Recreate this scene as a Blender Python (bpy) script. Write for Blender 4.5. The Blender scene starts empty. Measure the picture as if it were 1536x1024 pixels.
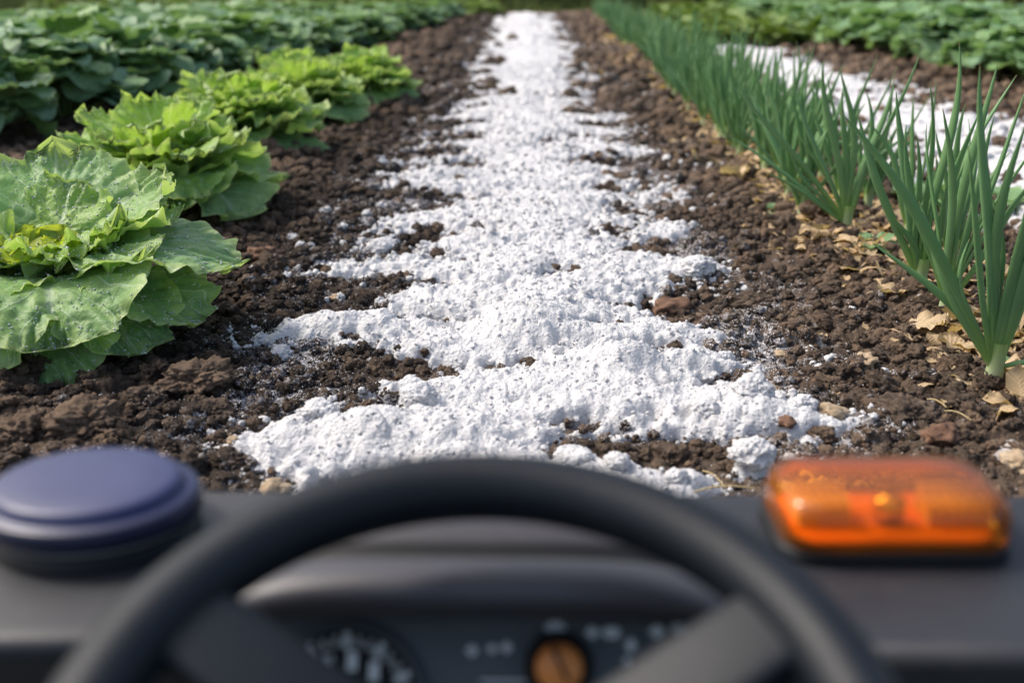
import bpy, bmesh, math, random
import numpy as np
from mathutils import Vector, Matrix
sc = bpy.context.scene
C = sc.collection
PI = math.pi
R = math.radians

# ---------------------------------------------------------------- camera, world, sun
CAM_H = 0.62
cam_d = bpy.data.cameras.new('camera'); cam = bpy.data.objects.new('camera', cam_d); C.objects.link(cam)
cam.location = (0, 0, CAM_H)
cam.rotation_euler = (R(90 - 20.96), 0, R(0.79))
cam_d.sensor_width = 36; cam_d.lens = 35.0
cam_d.clip_start = 0.02; cam_d.clip_end = 500
cam_d.dof.use_dof = True
cam_d.dof.focus_distance = 1.62
cam_d.dof.aperture_fstop = 2.7
cam_d.dof.aperture_blades = 0
sc.camera = cam

SUN_EL, SUN_AZ = 50, 158          # azimuth measured from +X towards +Y
w = bpy.data.worlds.new('World'); sc.world = w; w.use_nodes = True
nt = w.node_tree; nt.nodes.clear()
sky = nt.nodes.new('ShaderNodeTexSky'); sky.sky_type = 'NISHITA'; sky.sun_disc = False
sky.sun_elevation = R(SUN_EL); sky.sun_rotation = R(90 - SUN_AZ)
sky.air_density = 1.0; sky.dust_density = 5.0
bg = nt.nodes.new('ShaderNodeBackground'); bg.inputs[1].default_value = 0.15
wo = nt.nodes.new('ShaderNodeOutputWorld')
nt.links.new(sky.outputs[0], bg.inputs[0]); nt.links.new(bg.outputs[0], wo.inputs[0])
sl = bpy.data.lights.new('sun', 'SUN'); sl.energy = 1.9; sl.angle = R(9); sl.color = (1.0, .95, .88)
sun = bpy.data.objects.new('sun', sl); C.objects.link(sun)
sd = Vector((math.cos(R(SUN_EL)) * math.cos(R(SUN_AZ)), math.cos(R(SUN_EL)) * math.sin(R(SUN_AZ)), math.sin(R(SUN_EL))))
sun.rotation_euler = sd.to_track_quat('Z', 'Y').to_euler()
sun.location = sd * 30
vs = sc.view_settings
vs.view_transform = 'Standard'; vs.look = 'None'; vs.gamma = 1; vs.exposure = 0.5
sc.cycles.max_bounces = 6; sc.cycles.transparent_max_bounces = 8
sc.cycles.caustics_reflective = False; sc.cycles.caustics_refractive = False

# ---------------------------------------------------------------- noise
rs = np.random.RandomState(7)
PERM = np.tile(rs.permutation(256), 3)
GA = rs.rand(256) * 2 * PI
GX, GY = np.cos(GA), np.sin(GA)
g3 = rs.randn(256, 3); g3 /= np.linalg.norm(g3, axis=1)[:, None]
J1, J2, J3 = rs.rand(256), rs.rand(256), rs.rand(256)
def fade(t): return t * t * t * (t * (t * 6 - 15) + 10)
def n2(x, y, s=0):
    x = np.asarray(x, float) + s * 17.31; y = np.asarray(y, float) + s * 9.77
    x, y = np.broadcast_arrays(x, y)
    xi = np.floor(x).astype(int); yi = np.floor(y).astype(int); fx = x - xi; fy = y - yi
    u = fade(fx); v = fade(fy)
    def g(i, j):
        h = PERM[PERM[(xi + i) & 255] + ((yi + j) & 255)]
        return GX[h] * (fx - i) + GY[h] * (fy - j)
    a = g(0, 0); b = g(1, 0); c = g(0, 1); d = g(1, 1)
    return ((a + (b - a) * u) * (1 - v) + (c + (d - c) * u) * v) * 1.5
def n3(p, s=0):
    x = p[:, 0] + s * 13.1; y = p[:, 1] + s * 5.3; z = p[:, 2] + s * 3.7
    xi = np.floor(x).astype(int); yi = np.floor(y).astype(int); zi = np.floor(z).astype(int)
    fx = x - xi; fy = y - yi; fz = z - zi; u = fade(fx); v = fade(fy); ww = fade(fz)
    def g(i, j, k):
        h = PERM[PERM[PERM[(xi + i) & 255] + ((yi + j) & 255)] + ((zi + k) & 255)]
        return g3[h, 0] * (fx - i) + g3[h, 1] * (fy - j) + g3[h, 2] * (fz - k)
    def l(a, b, t): return a + (b - a) * t
    return l(l(l(g(0,0,0), g(1,0,0), u), l(g(0,1,0), g(1,1,0), u), v), l(l(g(0,0,1), g(1,0,1), u), l(g(0,1,1), g(1,1,1), u), v), ww) * 1.6
def worley(x, y, s=0):
    """distance to nearest jittered point and that point's random value"""
    x = x + s * 11.7; y = y + s * 6.1
    xi = np.floor(x).astype(int); yi = np.floor(y).astype(int)
    best = np.full(x.shape, 9.0); bid = np.zeros(x.shape)
    for i in (-1, 0, 1):
        for j in (-1, 0, 1):
            h = PERM[PERM[(xi + i) & 255] + ((yi + j) & 255)]
            dx = xi + i + J1[h] - x; dy = yi + j + J2[h] - y
            d = dx * dx + dy * dy
            m = d < best; best = np.where(m, d, best); bid = np.where(m, J3[h], bid)
    return np.sqrt(best), bid
def lumps(x, y, sc_, s=0):
    """rounded bumps 0..1 with crevices between, a bump per cell, of unlike heights"""
    wx = x + n2(x / sc_ * .8, y / sc_ * .8, s + 3) * sc_ * .5; wy = y + n2(x / sc_ * .8, y / sc_ * .8, s + 5) * sc_ * .5
    d, r = worley(wx / sc_, wy / sc_, s)
    return np.sqrt(np.clip(1 - d * d * 1.5, 0, 1)) * (.25 + .75 * r)

def ground_at(px, py):
    """where the soil lies that the photo shows at px, py (1536 x 1024)"""
    h = (CAM_H - .03) / .9338; zc = 1493.3 * h / (py + 60.0)
    return (h * (px - 790) / (py + 60.0), (zc - h * .334) / .9338)

# ---------------------------------------------------------------- helpers
def mesh_obj(name, V, F, mat=None, parent=None, attrs=None, smooth=True, mats=None, mi=None, uv=None):
    """V (n,3), F (m,3 or 4) numpy, or a list of arrays of faces"""
    me = bpy.data.meshes.new(name)
    V = np.asarray(V, dtype=np.float32)
    Fs = F if isinstance(F, list) else [F]
    Fs = [np.asarray(f, dtype=np.int32) for f in Fs if len(f)]
    loops = np.concatenate([f.ravel() for f in Fs]); counts = np.concatenate([np.full(len(f), f.shape[1], np.int32) for f in Fs])
    starts = np.concatenate([[0], np.cumsum(counts)[:-1]]).astype(np.int32)
    me.vertices.add(len(V)); me.vertices.foreach_set('co', V.ravel())
    me.loops.add(len(loops)); me.loops.foreach_set('vertex_index', loops)
    me.polygons.add(len(counts)); me.polygons.foreach_set('loop_start', starts); me.polygons.foreach_set('loop_total', counts)
    me.update(calc_edges=True)
    if smooth: me.polygons.foreach_set('use_smooth', np.ones(len(counts), bool))
    if attrs:
        for k, a in attrs.items():
            at = me.attributes.new(k, 'FLOAT', 'POINT'); at.data.foreach_set('value', np.asarray(a, np.float32))
    if uv is not None:
        l = me.uv_layers.new(name='UVMap'); l.data.foreach_set('uv', np.asarray(uv, np.float32)[loops].ravel())
    for m in (mats or ([mat] if mat else [])): me.materials.append(m)
    if mi is not None: me.polygons.foreach_set('material_index', np.asarray(mi, np.int32))
    me.validate()
    o = bpy.data.objects.new(name, me); C.objects.link(o)
    if parent: o.parent = parent
    return o
def tag(o, label=None, cat=None, group=None, kind=None):
    if label: o['label'] = label
    if cat: o['category'] = cat
    if group: o['group'] = group
    if kind: o['kind'] = kind
    return o
def empty(name, loc=(0, 0, 0), rz=0, parent=None):
    o = bpy.data.objects.new(name, None); C.objects.link(o); o.location = loc; o.rotation_euler = (0, 0, rz)
    o.empty_display_size = .05
    if parent: o.parent = parent
    return o
def copy_tree(o, parent=None):
    c = o.copy(); C.objects.link(c); c.parent = parent
    for ch in list(o.children): copy_tree(ch, c)
    return c
def bm_obj(name, bm, mat, parent=None, smooth=True):
    me = bpy.data.meshes.new(name); bm.to_mesh(me); bm.free()
    if smooth:
        for p in me.polygons: p.use_smooth = True
    me.materials.append(mat)
    o = bpy.data.objects.new(name, me); C.objects.link(o)
    if parent: o.parent = parent
    return o
def grid_faces(nr, nc, wrap=False):
    i = np.arange(nr - 1)[:, None]; j = np.arange(nc if wrap else nc - 1)[None, :]
    j2 = (j + 1) % nc
    return np.stack([i * nc + j, i * nc + j2, (i + 1) * nc + j2, (i + 1) * nc + j], -1).reshape(-1, 4)
_ico = {}
def ico(n):
    if n not in _ico:
        bm = bmesh.new(); bmesh.ops.create_icosphere(bm, subdivisions=n, radius=1)
        v = np.array([x.co[:] for x in bm.verts]); f = np.array([[a.index for a in x.verts] for x in bm.faces]); bm.free()
        _ico[n] = (v, f)
    return _ico[n]

# ---------------------------------------------------------------- materials
class NB:
    def __init__(s, name):
        s.m = bpy.data.materials.new(name); s.m.use_nodes = True; s.t = s.m.node_tree; s.t.nodes.clear()
        s.out = s.t.nodes.new('ShaderNodeOutputMaterial')
    def n(s, ty, **kw):
        nd = s.t.nodes.new(ty)
        for k, v in kw.items():
            if k.startswith('i_'):
                nd.inputs[k[2:].replace('_', ' ')].default_value = v
            else: setattr(nd, k, v)
        return nd
    def l(s, a, b): s.t.links.new(a, b)
    def setin(s, sock, v):
        if hasattr(v, 'is_output') or isinstance(v, bpy.types.NodeSocket): s.l(v, sock)
        else: sock.default_value = v
    def math(s, op, a, b=0.0, c=None, clamp=False):
        nd = s.n('ShaderNodeMath', operation=op, use_clamp=clamp); s.setin(nd.inputs[0], a); s.setin(nd.inputs[1], b)
        if c is not None: s.setin(nd.inputs[2], c)
        return nd.outputs[0]
    def mix(s, f, a, b, mode='MIX'):
        nd = s.n('ShaderNodeMix', data_type='RGBA', blend_type=mode); nd.clamp_factor = True
        s.setin(nd.inputs[0], f); s.setin(nd.inputs[6], a); s.setin(nd.inputs[7], b); return nd.outputs[2]
    def noise(s, scale, detail=3, rough=.55, vec=None):
        nd = s.n('ShaderNodeTexNoise'); nd.inputs['Scale'].default_value = scale; nd.inputs['Detail'].default_value = detail; nd.inputs['Roughness'].default_value = rough
        if vec is not None: s.l(vec, nd.inputs['Vector'])
        return nd.outputs['Fac']
    def coord(s, k='Object'):
        return s.n('ShaderNodeTexCoord').outputs[k]
    def attr(s, nm): return s.n('ShaderNodeAttribute', attribute_name=nm).outputs['Fac']
    def step(s, v, a, b):
        nd = s.n('ShaderNodeMapRange'); nd.clamp = True; nd.interpolation_type = 'SMOOTHSTEP'; s.setin(nd.inputs[0], v); nd.inputs[1].default_value = a; nd.inputs[2].default_value = b
        return nd.outputs[0]
    def bump(s, h, strength, dist, prev=None):
        nd = s.n('ShaderNodeBump'); nd.inputs['Strength'].default_value = strength; nd.inputs['Distance'].default_value = dist; s.l(h, nd.inputs['Height'])
        if prev: s.l(prev, nd.inputs['Normal'])
        return nd.outputs[0]
    def pbsdf(s, col, rough=.6, spec=.5, normal=None, **kw):
        p = s.n('ShaderNodeBsdfPrincipled'); s.setin(p.inputs['Base Color'], col); s.setin(p.inputs['Roughness'], rough); s.setin(p.inputs['Specular IOR Level'], spec)
        if normal: s.l(normal, p.inputs['Normal'])
        for k, v in kw.items(): s.setin(p.inputs[k.replace('_', ' ')], v)
        return p.outputs[0]
    def done(s, sh): s.l(sh, s.out.inputs['Surface']); return s.m
def rgb(r, g, b): return (r, g, b, 1)

def m_soil():
    b = NB('soil'); co = b.coord()
    n1 = b.noise(9, 3, .6, co); n2_ = b.noise(60, 4, .6, co); n3_ = b.noise(420, 3, .6, co)
    tone = b.attr('tone'); wet = b.attr('wet'); dust = b.attr('dust')
    c = b.mix(b.step(n2_, .35, .68), rgb(.082, .060, .044), rgb(.19, .140, .101))
    c = b.mix(b.step(n1, .4, .7), c, rgb(.215, .15, .104))
    c = b.mix(b.math('MULTIPLY', b.step(tone, .55, .95), .7), c, rgb(.29, .195, .125))
    c = b.mix(b.math('MULTIPLY', b.step(tone, .35, 0), .6), c, rgb(.03, .02, .014))
    c = b.mix(b.math('MULTIPLY', wet, .8), c, rgb(.024, .018, .015))
    sp = b.step(b.math('ADD', b.noise(330, 2, .5, co), b.math('MULTIPLY', dust, .25)), .79, .85)
    sp2 = b.math('MULTIPLY', b.step(b.math('ADD', b.noise(45, 4, .65, co), b.math('MULTIPLY', dust, .22)), .68, .85), .55)
    c = b.mix(b.math('MAXIMUM', sp, sp2), c, rgb(.78, .78, .80))
    nn = b.bump(b.noise(150, 5, .75, co), 1.0, .007); nn = b.bump(n3_, .8, .003, nn)
    return b.done(b.pbsdf(c, .9, .25, nn))
def m_lime():
    b = NB('lime_powder'); co = b.coord()
    n1 = b.noise(22, 3, .6, co); n2_ = b.noise(160, 4, .7, co)
    c = b.mix(b.step(n1, .3, .75), rgb(.63, .63, .635), rgb(.69, .685, .675))
    c = b.mix(b.math('MULTIPLY', b.step(b.noise(300, 3, .6, co), .72, .8), .5), c, rgb(.42, .38, .34))
    nn = b.bump(n2_, .5, .003); nn = b.bump(b.noise(520, 4, .75, co), .7, .0022, nn)
    
    for sc_, dd in ((130, .0045), (270, .0025)):
        vo = b.n('ShaderNodeTexVoronoi'); vo.inputs['Scale'].default_value = sc_; b.l(co, vo.inputs['Vector'])
        nn = b.bump(b.math('SUBTRACT', 1.0, vo.outputs['Distance']), .5, dd, nn)
    return b.done(b.pbsdf(c, .95, .02, nn))
def m_stone(name, c1, c2, sc_=60):
    b = NB(name); co = b.coord()
    c = b.mix(b.step(b.noise(sc_, 5, .65, co), .35, .7), c1, c2)
    c = b.mix(b.math('MULTIPLY', b.step(b.noise(sc_ * 2.5, 3, .6, co), .6, .75), .6), c, rgb(.07, .045, .03))
    return b.done(b.pbsdf(c, .85, .3, b.bump(b.noise(sc_ * 4, 4, .7, co), .7, .003)))
def m_leaf(name, inner, outer, edge, vein, trans=.3, rough=.42, vn=7, bumpy=1.0, pale=.0):
    """leaf with a pale midrib and side veins running from UV.x=0 (rib) outward"""
    b = NB(name); uvn = b.n('ShaderNodeTexCoord').outputs['UV']; co = b.coord()
    sep = b.n('ShaderNodeSeparateXYZ'); b.l(uvn, sep.inputs[0])
    q = b.math('ABSOLUTE', b.math('SUBTRACT', sep.outputs[0], .5)); q = b.math('MULTIPLY', q, 2); s = sep.outputs[1]
    warp = b.math('MULTIPLY', b.math('SUBTRACT', b.noise(14, 2, .5, co), .5), .10)
    t = b.math('ADD', b.math('SUBTRACT', s, b.math('MULTIPLY', b.math('POWER', q, .8), .38)), warp)
    vv = b.math('ABSOLUTE', b.math('SINE', b.math('MULTIPLY', t, PI * vn)))
    t2 = b.math('ADD', b.math('ADD', b.math('MULTIPLY', s, .55), b.math('MULTIPLY', q, .9)), b.math('MULTIPLY', warp, 1.6))
    v2 = b.math('ABSOLUTE', b.math('SINE', b.math('MULTIPLY', t2, PI * vn * 2.6)))
    side = b.math('MULTIPLY', b.step(vv, .12, .01), 1.0)
    net = b.math('MULTIPLY', b.step(v2, .16, .03), .2)
    rib = b.step(b.math('ADD', q, b.math('MULTIPLY', s, .05)), .105, .04)
    tone = b.attr('tone'); edg = b.attr('edge')
    mott = b.noise(28, 3, .6, co)
    c = b.mix(tone, inner, outer)
    c = b.mix(b.math('MULTIPLY', b.step(mott, .4, .75), .45), c, b.mix(.5, inner, edge))
    c = b.mix(b.math('MULTIPLY', b.step(b.math('ADD', edg, b.math('MULTIPLY', b.math('SUBTRACT', mott, .5), .5)), .72, 1.05), .75), c, edge)
    vm = b.math('MAXIMUM', b.math('MAXIMUM', side, net), rib)
    c = b.mix(b.math('MULTIPLY', vm, .75), c, vein)
    h = b.math('ADD', b.math('MULTIPLY', b.math('POWER', vv, .6), 1.0), b.math('MULTIPLY', v2, .12))
    nn = b.bump(h, .35 * bumpy, .004); nn = b.bump(b.noise(110, 4, .65, co), .5 * bumpy, .003, nn)
    p = b.pbsdf(c, rough, .32, nn)
    tr = b.n('ShaderNodeBsdfTranslucent'); b.l(b.mix(.5, c, b.mix(1, c, rgb(1.5, 1.5, .45), 'MULTIPLY')), tr.inputs['Color']); b.l(nn, tr.inputs['Normal'])
    mx = b.n('ShaderNodeMixShader'); mx.inputs[0].default_value = trans; b.l(p, mx.inputs[1]); b.l(tr.outputs[0], mx.inputs[2])
    return b.done(mx.outputs[0])
def m_onion():
    b = NB('onion_leaf'); co = b.coord(); t = b.attr('tone'); e = b.attr('edge')
    sep = b.n('ShaderNodeSeparateXYZ'); b.l(b.n('ShaderNodeTexCoord').outputs['UV'], sep.inputs[0])
    ri = b.n('ShaderNodeObjectInfo').outputs['Random']
    c = b.mix(b.noise(12, 2, .5, co), rgb(.125, .295, .105), rgb(.25, .45, .17))
    c = b.mix(b.math('MULTIPLY', ri, .35), c, rgb(.24, .40, .20))
    st = b.noise(1, 2, .5, None); m = b.n('ShaderNodeMapping'); m.inputs['Scale'].default_value = (22, 1.2, 1); b.l(b.n('ShaderNodeTexCoord').outputs['UV'], m.inputs[0])
    st = b.noise(1, 2, .5, m.outputs[0])
    c = b.mix(b.math('MULTIPLY', b.step(st, .5, .75), .35), c, rgb(.32, .50, .30))
    c = b.mix(b.step(t, .34, .06), c, rgb(.30, .50, .11))
    c = b.mix(b.step(t, .11, .03), c, rgb(.66, .74, .44))
    c = b.mix(b.step(t, .975, 1.0), c, rgb(.42, .33, .15))
    nn = b.bump(st, .3, .002)
    p = b.pbsdf(c, .42, .4, nn); tr = b.n('ShaderNodeBsdfTranslucent'); b.l(c, tr.inputs['Color'])
    mx = b.n('ShaderNodeMixShader'); mx.inputs[0].default_value = .32; b.l(p, mx.inputs[1]); b.l(tr.outputs[0], mx.inputs[2])
    return b.done(mx.outputs[0])
def m_plastic(name, col, rough=.5, grain=900, gs=.35, spec=.5, wear=None, coat=0):
    b = NB(name); co = b.coord()
    n1 = b.noise(7, 4, .6, co)
    c = b.mix(b.math('MULTIPLY', b.step(n1, .35, .8), .35), col, tuple(min(1, x * 1.9 + .01) for x in col[:3]) + (1,))
    if wear: c = b.mix(b.math('MULTIPLY', b.step(b.noise(30, 5, .7, co), .52, .75), .35), c, wear)
    nn = b.bump(b.noise(grain, 2, .5, co), gs, .0006)
    return b.done(b.pbsdf(c, b.math('ADD', rough - .08, b.math('MULTIPLY', n1, .16)), spec, nn, Coat_Weight=coat))
M = {}
M['soil'] = m_soil(); M['lime'] = m_lime()
M['lettuce'] = m_leaf('lettuce_leaf', rgb(.36, .54, .09), rgb(.235, .42, .185), rgb(.50, .62, .25), rgb(.58, .70, .48), .36, .44)
M['heart'] = m_leaf('lettuce_heart', rgb(.46, .55, .06), rgb(.32, .50, .08), rgb(.52, .58, .10), rgb(.5, .55, .22), .4, .5)
M['cabbage'] = m_leaf('row_leaf', rgb(.24, .40, .08), rgb(.165, .30, .175), rgb(.26, .39, .24), rgb(.28, .40, .27), .26, .45, 5)
M['squash'] = m_leaf('pale_row_leaf', rgb(.20, .36, .09), rgb(.185, .33, .19), rgb(.30, .43, .25), rgb(.33, .45, .3), .28, .5, 5)
M['yellow_leaf'] = m_leaf('low_leaf', rgb(.16, .24, .03), rgb(.14, .24, .05), rgb(.22, .30, .08), rgb(.25, .33, .15), .25, .5, 5)
M['tree_leaf'] = m_leaf('shrub_leaf', rgb(.045, .09, .02), rgb(.03, .065, .02), rgb(.06, .10, .03), rgb(.07, .1, .04), .2, .5, 5)
M['onion'] = m_onion()
M['stem'] = m_stone('green_stem', rgb(.16, .24, .07), rgb(.24, .33, .12), 30)
M['bark'] = m_stone('bark', rgb(.08, .055, .035), rgb(.15, .11, .075), 14)
M['stone_tan'] = m_stone('tan_stone', rgb(.33, .24, .15), rgb(.48, .38, .26))
M['stone_grey'] = m_stone('grey_stone', rgb(.36, .33, .30), rgb(.55, .52, .49))
M['stone_brown'] = m_stone('brown_stone', rgb(.12, .065, .04), rgb(.21, .12, .075))
M['dry'] = m_leaf('dry_leaf', rgb(.56, .40, .22), rgb(.66, .52, .34), rgb(.46, .31, .16), rgb(.68, .52, .32), .3, .65, 6)
M['straw'] = m_stone('straw', rgb(.45, .34, .17), rgb(.62, .5, .28), 80)
b = NB('water_drop'); M['drop'] = b.done(b.pbsdf(rgb(.95, .98, .97), .05, .9, Transmission_Weight=.45, IOR=1.33))
M['grass'] = m_stone('grass_blade', rgb(.10, .15, .03), rgb(.17, .19, .06), 3)
b = NB('field_ground'); co = b.coord()
c = b.mix(b.step(b.noise(.35, 5, .6, co), .4, .62), rgb(.10, .115, .035), rgb(.12, .08, .05)); c = b.mix(b.math('MULTIPLY', b.step(b.noise(6, 4, .7, co), .4, .7), .6), c, rgb(.06, .085, .02))
M['ground'] = b.done(b.pbsdf(c, .95, .2, b.bump(b.noise(14, 5, .7, co), .8, .05)))
M['dash'] = m_plastic('dashboard_plastic', rgb(.022, .024, .029), .50, 700, .5, .5, rgb(.06, .057, .052))
M['cowl'] = m_plastic('cowl_plastic', rgb(.046, .045, .052), .42, 700, .4, .5, rgb(.07, .066, .062))
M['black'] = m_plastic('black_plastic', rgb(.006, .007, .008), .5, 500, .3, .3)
M['panel'] = m_plastic('panel_plastic', rgb(.085, .10, .115), .5, 800, .3, .4)
M['wheel'] = m_plastic('wheel_rubber', rgb(.004, .007, .011), .46, 1000, .5, .30, rgb(.011, .012, .014))
M['blue'] = m_plastic('blue_plastic', rgb(.024, .032, .10), .42, 500, .3, .5, rgb(.045, .055, .13))
M['blue_dark'] = m_plastic('dark_blue_plastic', rgb(.006, .010, .038), .35, 500, .2, .5)
M['white_mark'] = m_plastic('white_print', rgb(.80, .88, .92), .5, 300, .1, .3)
M['orange_knob'] = m_plastic('orange_knob', rgb(.90, .28, .07), .35, 300, .1, .5)
M['metal'] = m_plastic('grey_metal', rgb(.30, .30, .29), .35, 500, .2, .5)
M['paint'] = m_plastic('grey_paint', rgb(.05, .055, .06), .5, 300, .2)
b = NB('amber_lens'); co = b.coord(); sep = b.n('ShaderNodeSeparateXYZ'); b.l(co, sep.inputs[0])
rb = b.math('ABSOLUTE', b.math('SINE', b.math('MULTIPLY', sep.outputs[0], 520)))
nn = b.bump(rb, .5, .002)
tp_ = b.n('ShaderNodeBsdfTransparent'); tp_.inputs[0].default_value = rgb(1, .60, .12)
tl_ = b.n('ShaderNodeBsdfTranslucent'); tl_.inputs[0].default_value = rgb(1, .42, .04); b.l(nn, tl_.inputs['Normal'])
df_ = b.pbsdf(rgb(.90, .30, .015), .2, .5, nn)
m1 = b.n('ShaderNodeMixShader'); m1.inputs[0].default_value = .45; b.l(df_, m1.inputs[1]); b.l(tl_.outputs[0], m1.inputs[2])
m2 = b.n('ShaderNodeMixShader'); m2.inputs[0].default_value = .74; b.l(m1.outputs[0], m2.inputs[1]); b.l(tp_.outputs[0], m2.inputs[2])
gl_ = b.n('ShaderNodeBsdfGlossy'); gl_.inputs['Roughness'].default_value = .12
fr_ = b.n('ShaderNodeFresnel'); fr_.inputs[0].default_value = 1.45
m3 = b.n('ShaderNodeMixShader'); b.l(fr_.outputs[0], m3.inputs[0]); b.l(m2.outputs[0], m3.inputs[1]); b.l(gl_.outputs[0], m3.inputs[2])
M['amber'] = b.done(m3.outputs[0])
b = NB('chrome'); p = b.n('ShaderNodeBsdfPrincipled'); p.inputs['Base Color'].default_value = rgb(.9, .88, .82); p.inputs['Metallic'].default_value = 1; p.inputs['Roughness'].default_value = .22; M['chrome'] = b.done(p.outputs[0])
b = NB('amber_inner'); M['amber_inner'] = b.done(b.pbsdf(rgb(.95, .80, .55), .4, .6))

# ---------------------------------------------------------------- ground heights
def G(px, py, rx, ry, a):
    x, y = ground_at(px, py); return (x, y, rx, ry, a)
# patches of more (+) or less (-) lime, metres on the ground
PATCH = [G(470, 655, .15, .05, .75), G(600, 625, .17, .045, .6), G(760, 665, .12, .05, .5), G(1165, 628, .13, .032, .8), G(1040, 600, .15, .04, .55), G(1130, 684, .03, .02, .9),
         G(500, 478, .14, .035, .8), G(620, 445, .12, .05, .4), G(600, 385, .08, .05, .6), G(625, 325, .08, .07, .6), G(650, 262, .13, .09, .6),
         G(1045, 400, .09, .05, .6), G(985, 288, .12, .09, .6), G(950, 226, .13, .10, .6), G(960, 500, .15, .035, .55), G(1030, 545, .12, .03, .5), G(770, 500, .11, .06, .6), G(700, 415, .09, .05, .4), G(930, 550, .06, .04, .5),
         G(655, 468, .06, .025, -.9), G(555, 545, .13, .055, -1.3), G(455, 540, .10, .07, -1.2), G(800, 592, .06, .022, -.8), G(850, 625, .05, .015, -.5), G(950, 665, .17, .042, -1.3), G(880, 682, .05, .02, -.3), G(1080, 668, .09, .03, -.9),
         G(905, 490, .07, .03, -.8), G(985, 520, .05, .02, -.6), G(830, 408, .04, .03, -.8), G(745, 345, .05, .05, -.5), G(940, 345, .05, .05, -.5), G(560, 430, .08, .05, -.7), G(640, 355, .06, .04, -.5), G(860, 205, .1, .08, -.4), G(760, 140, .12, .08, -.5),
         G(400, 560, .12, .1, -.8), G(1120, 560, .08, .03, -.6), G(700, 690, .2, .015, .3), G(560, 690, .08, .03, -.5), G(340, 700, .1, .04, -.2), G(1110, 470, .10, .06, -.7)]
def strip(x, y):
    """lime cover of the strip between the rows: > 0 where powder lies"""
    yy = np.clip(y, .8, 14)
    c = .01 + .0 * yy; half = np.interp(yy, [1.8, 3.2, 9, 14], [.385, .335, .345, .26])
    e = 1 - np.abs(x - c) / half
    m = .90 * e + .66 * n2(x * 3.8, y * 8.5, 1) + .30 * n2(x * 14, y * 17, 2) + .26 * n2(x * 42, y * 45, 3) - .20
    for (px, py, rx, ry, a) in PATCH:
        m = m + a * np.exp(-(((x - px) / rx) ** 2 + ((y - py) / ry) ** 2))
    m = m - np.clip((yy - 12.3) * 2, 0, 4)
    return m
def strip2(x, y):
    e = 1 - np.abs(x - 1.50) / .38
    return .95 * e + .55 * n2(x * 5.2, y * 6.5, 11) + .28 * n2(x * 14, y * 17, 12) + .2 * n2(x * 42, y * 45, 13) - .16 - np.clip((y - 7.4) * 2, 0, 4) - np.clip((1.0 - y) * 2, 0, 4)
def base_h(x, y):
    h = .016 * n2(x * 1.6, y * 1.6, 21) + .010 * n2(x * 4.5, y * 4.5, 22)
    h = h + .028 * np.exp(-((x + .85) / .25) ** 2) + .02 * np.exp(-((x - .76) / .16) ** 2) + .03 * np.exp(-((x - 2.5) / .4) ** 2)
    return h
def soil_h(x, y):
    wy = np.clip(1 - (y - 3) / 6, .35, 1)
    near_s = np.clip(np.abs(x) / .35 - .4, .25, 1)
    cl = .5 + .5 * n2(x * 2.7, y * 2.7, 30)
    h = base_h(x, y) + near_s * wy * (.026 * lumps(x, y, .075, 31) * np.clip(cl, 0, 1) + .016 * lumps(x, y, .034, 32) + .008 * lumps(x, y, .017, 33)) + .0028 * lumps(x, y, .008, 34)
    return h + .0035 * n2(x * 60, y * 60, 35)
def lime_h(x, y, m):
    k = np.clip(m, 0, 1)
    h = base_h(x, y) + .004 + .020 * np.clip(m, -.5, .35) / .35 * .7 + .012 * k
    h = h + (.3 + .7 * k) * (.020 * lumps(x, y, .07, 41) * np.clip(.5 + 1.5 * n2(x * 3, y * 3, 42), 0, 1) + .007 * lumps(x, y, .03, 43)) + .0035 * lumps(x, y, .012, 44) + .0024 * lumps(x, y, .0062, 45) + .0015 * lumps(x, y, .0042, 48) + .0012 * n2(x * 330, y * 330, 47) 
    for (px, py, r, a) in [(790, 492, .075, .030), (930, 548, .05, .018), (560, 640, .05, .014), (1120, 610, .05, .016), (690, 640, .05, .010)]:
        gx, gy = ground_at(px, py); h = h + a * np.exp(-(((x - gx) / r) ** 2 + ((y - gy) / r) ** 2) ** 1.5)
    return h
def top_h(x, y):
    x = np.atleast_1d(np.asarray(x, float)); y = np.atleast_1d(np.asarray(y, float))
    s = soil_h(x, y); m = strip(x, y); l = lime_h(x, y, m)
    m2 = strip2(x, y); l2 = lime_h(x, y, m2)
    return np.maximum(s, np.where(m > -.1, l, -1)), m

def dust_near(x, y):
    """lime dust blown onto the soil close beside the band"""
    d = np.where(x < 0, np.exp(-((x + .34) / .20) ** 2), np.exp(-((x - .38) / .14) ** 2))
    return d * np.clip(.75 + .9 * n2(x * 5, y * 5, 63), .1, 1.15) * np.clip((6 - y) / 3, 0, 1)
# far ground sheet
v = []; n = 60
xs = np.linspace(-1, 1, n) ** 3 * 250; X, Y = np.meshgrid(xs, xs)
Z = -.06 + 0 * X
o = mesh_obj('ground', np.stack([X, Y + 20, Z], -1).reshape(-1, 3), grid_faces(n, n), M['ground']); tag(o, kind='structure')

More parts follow.
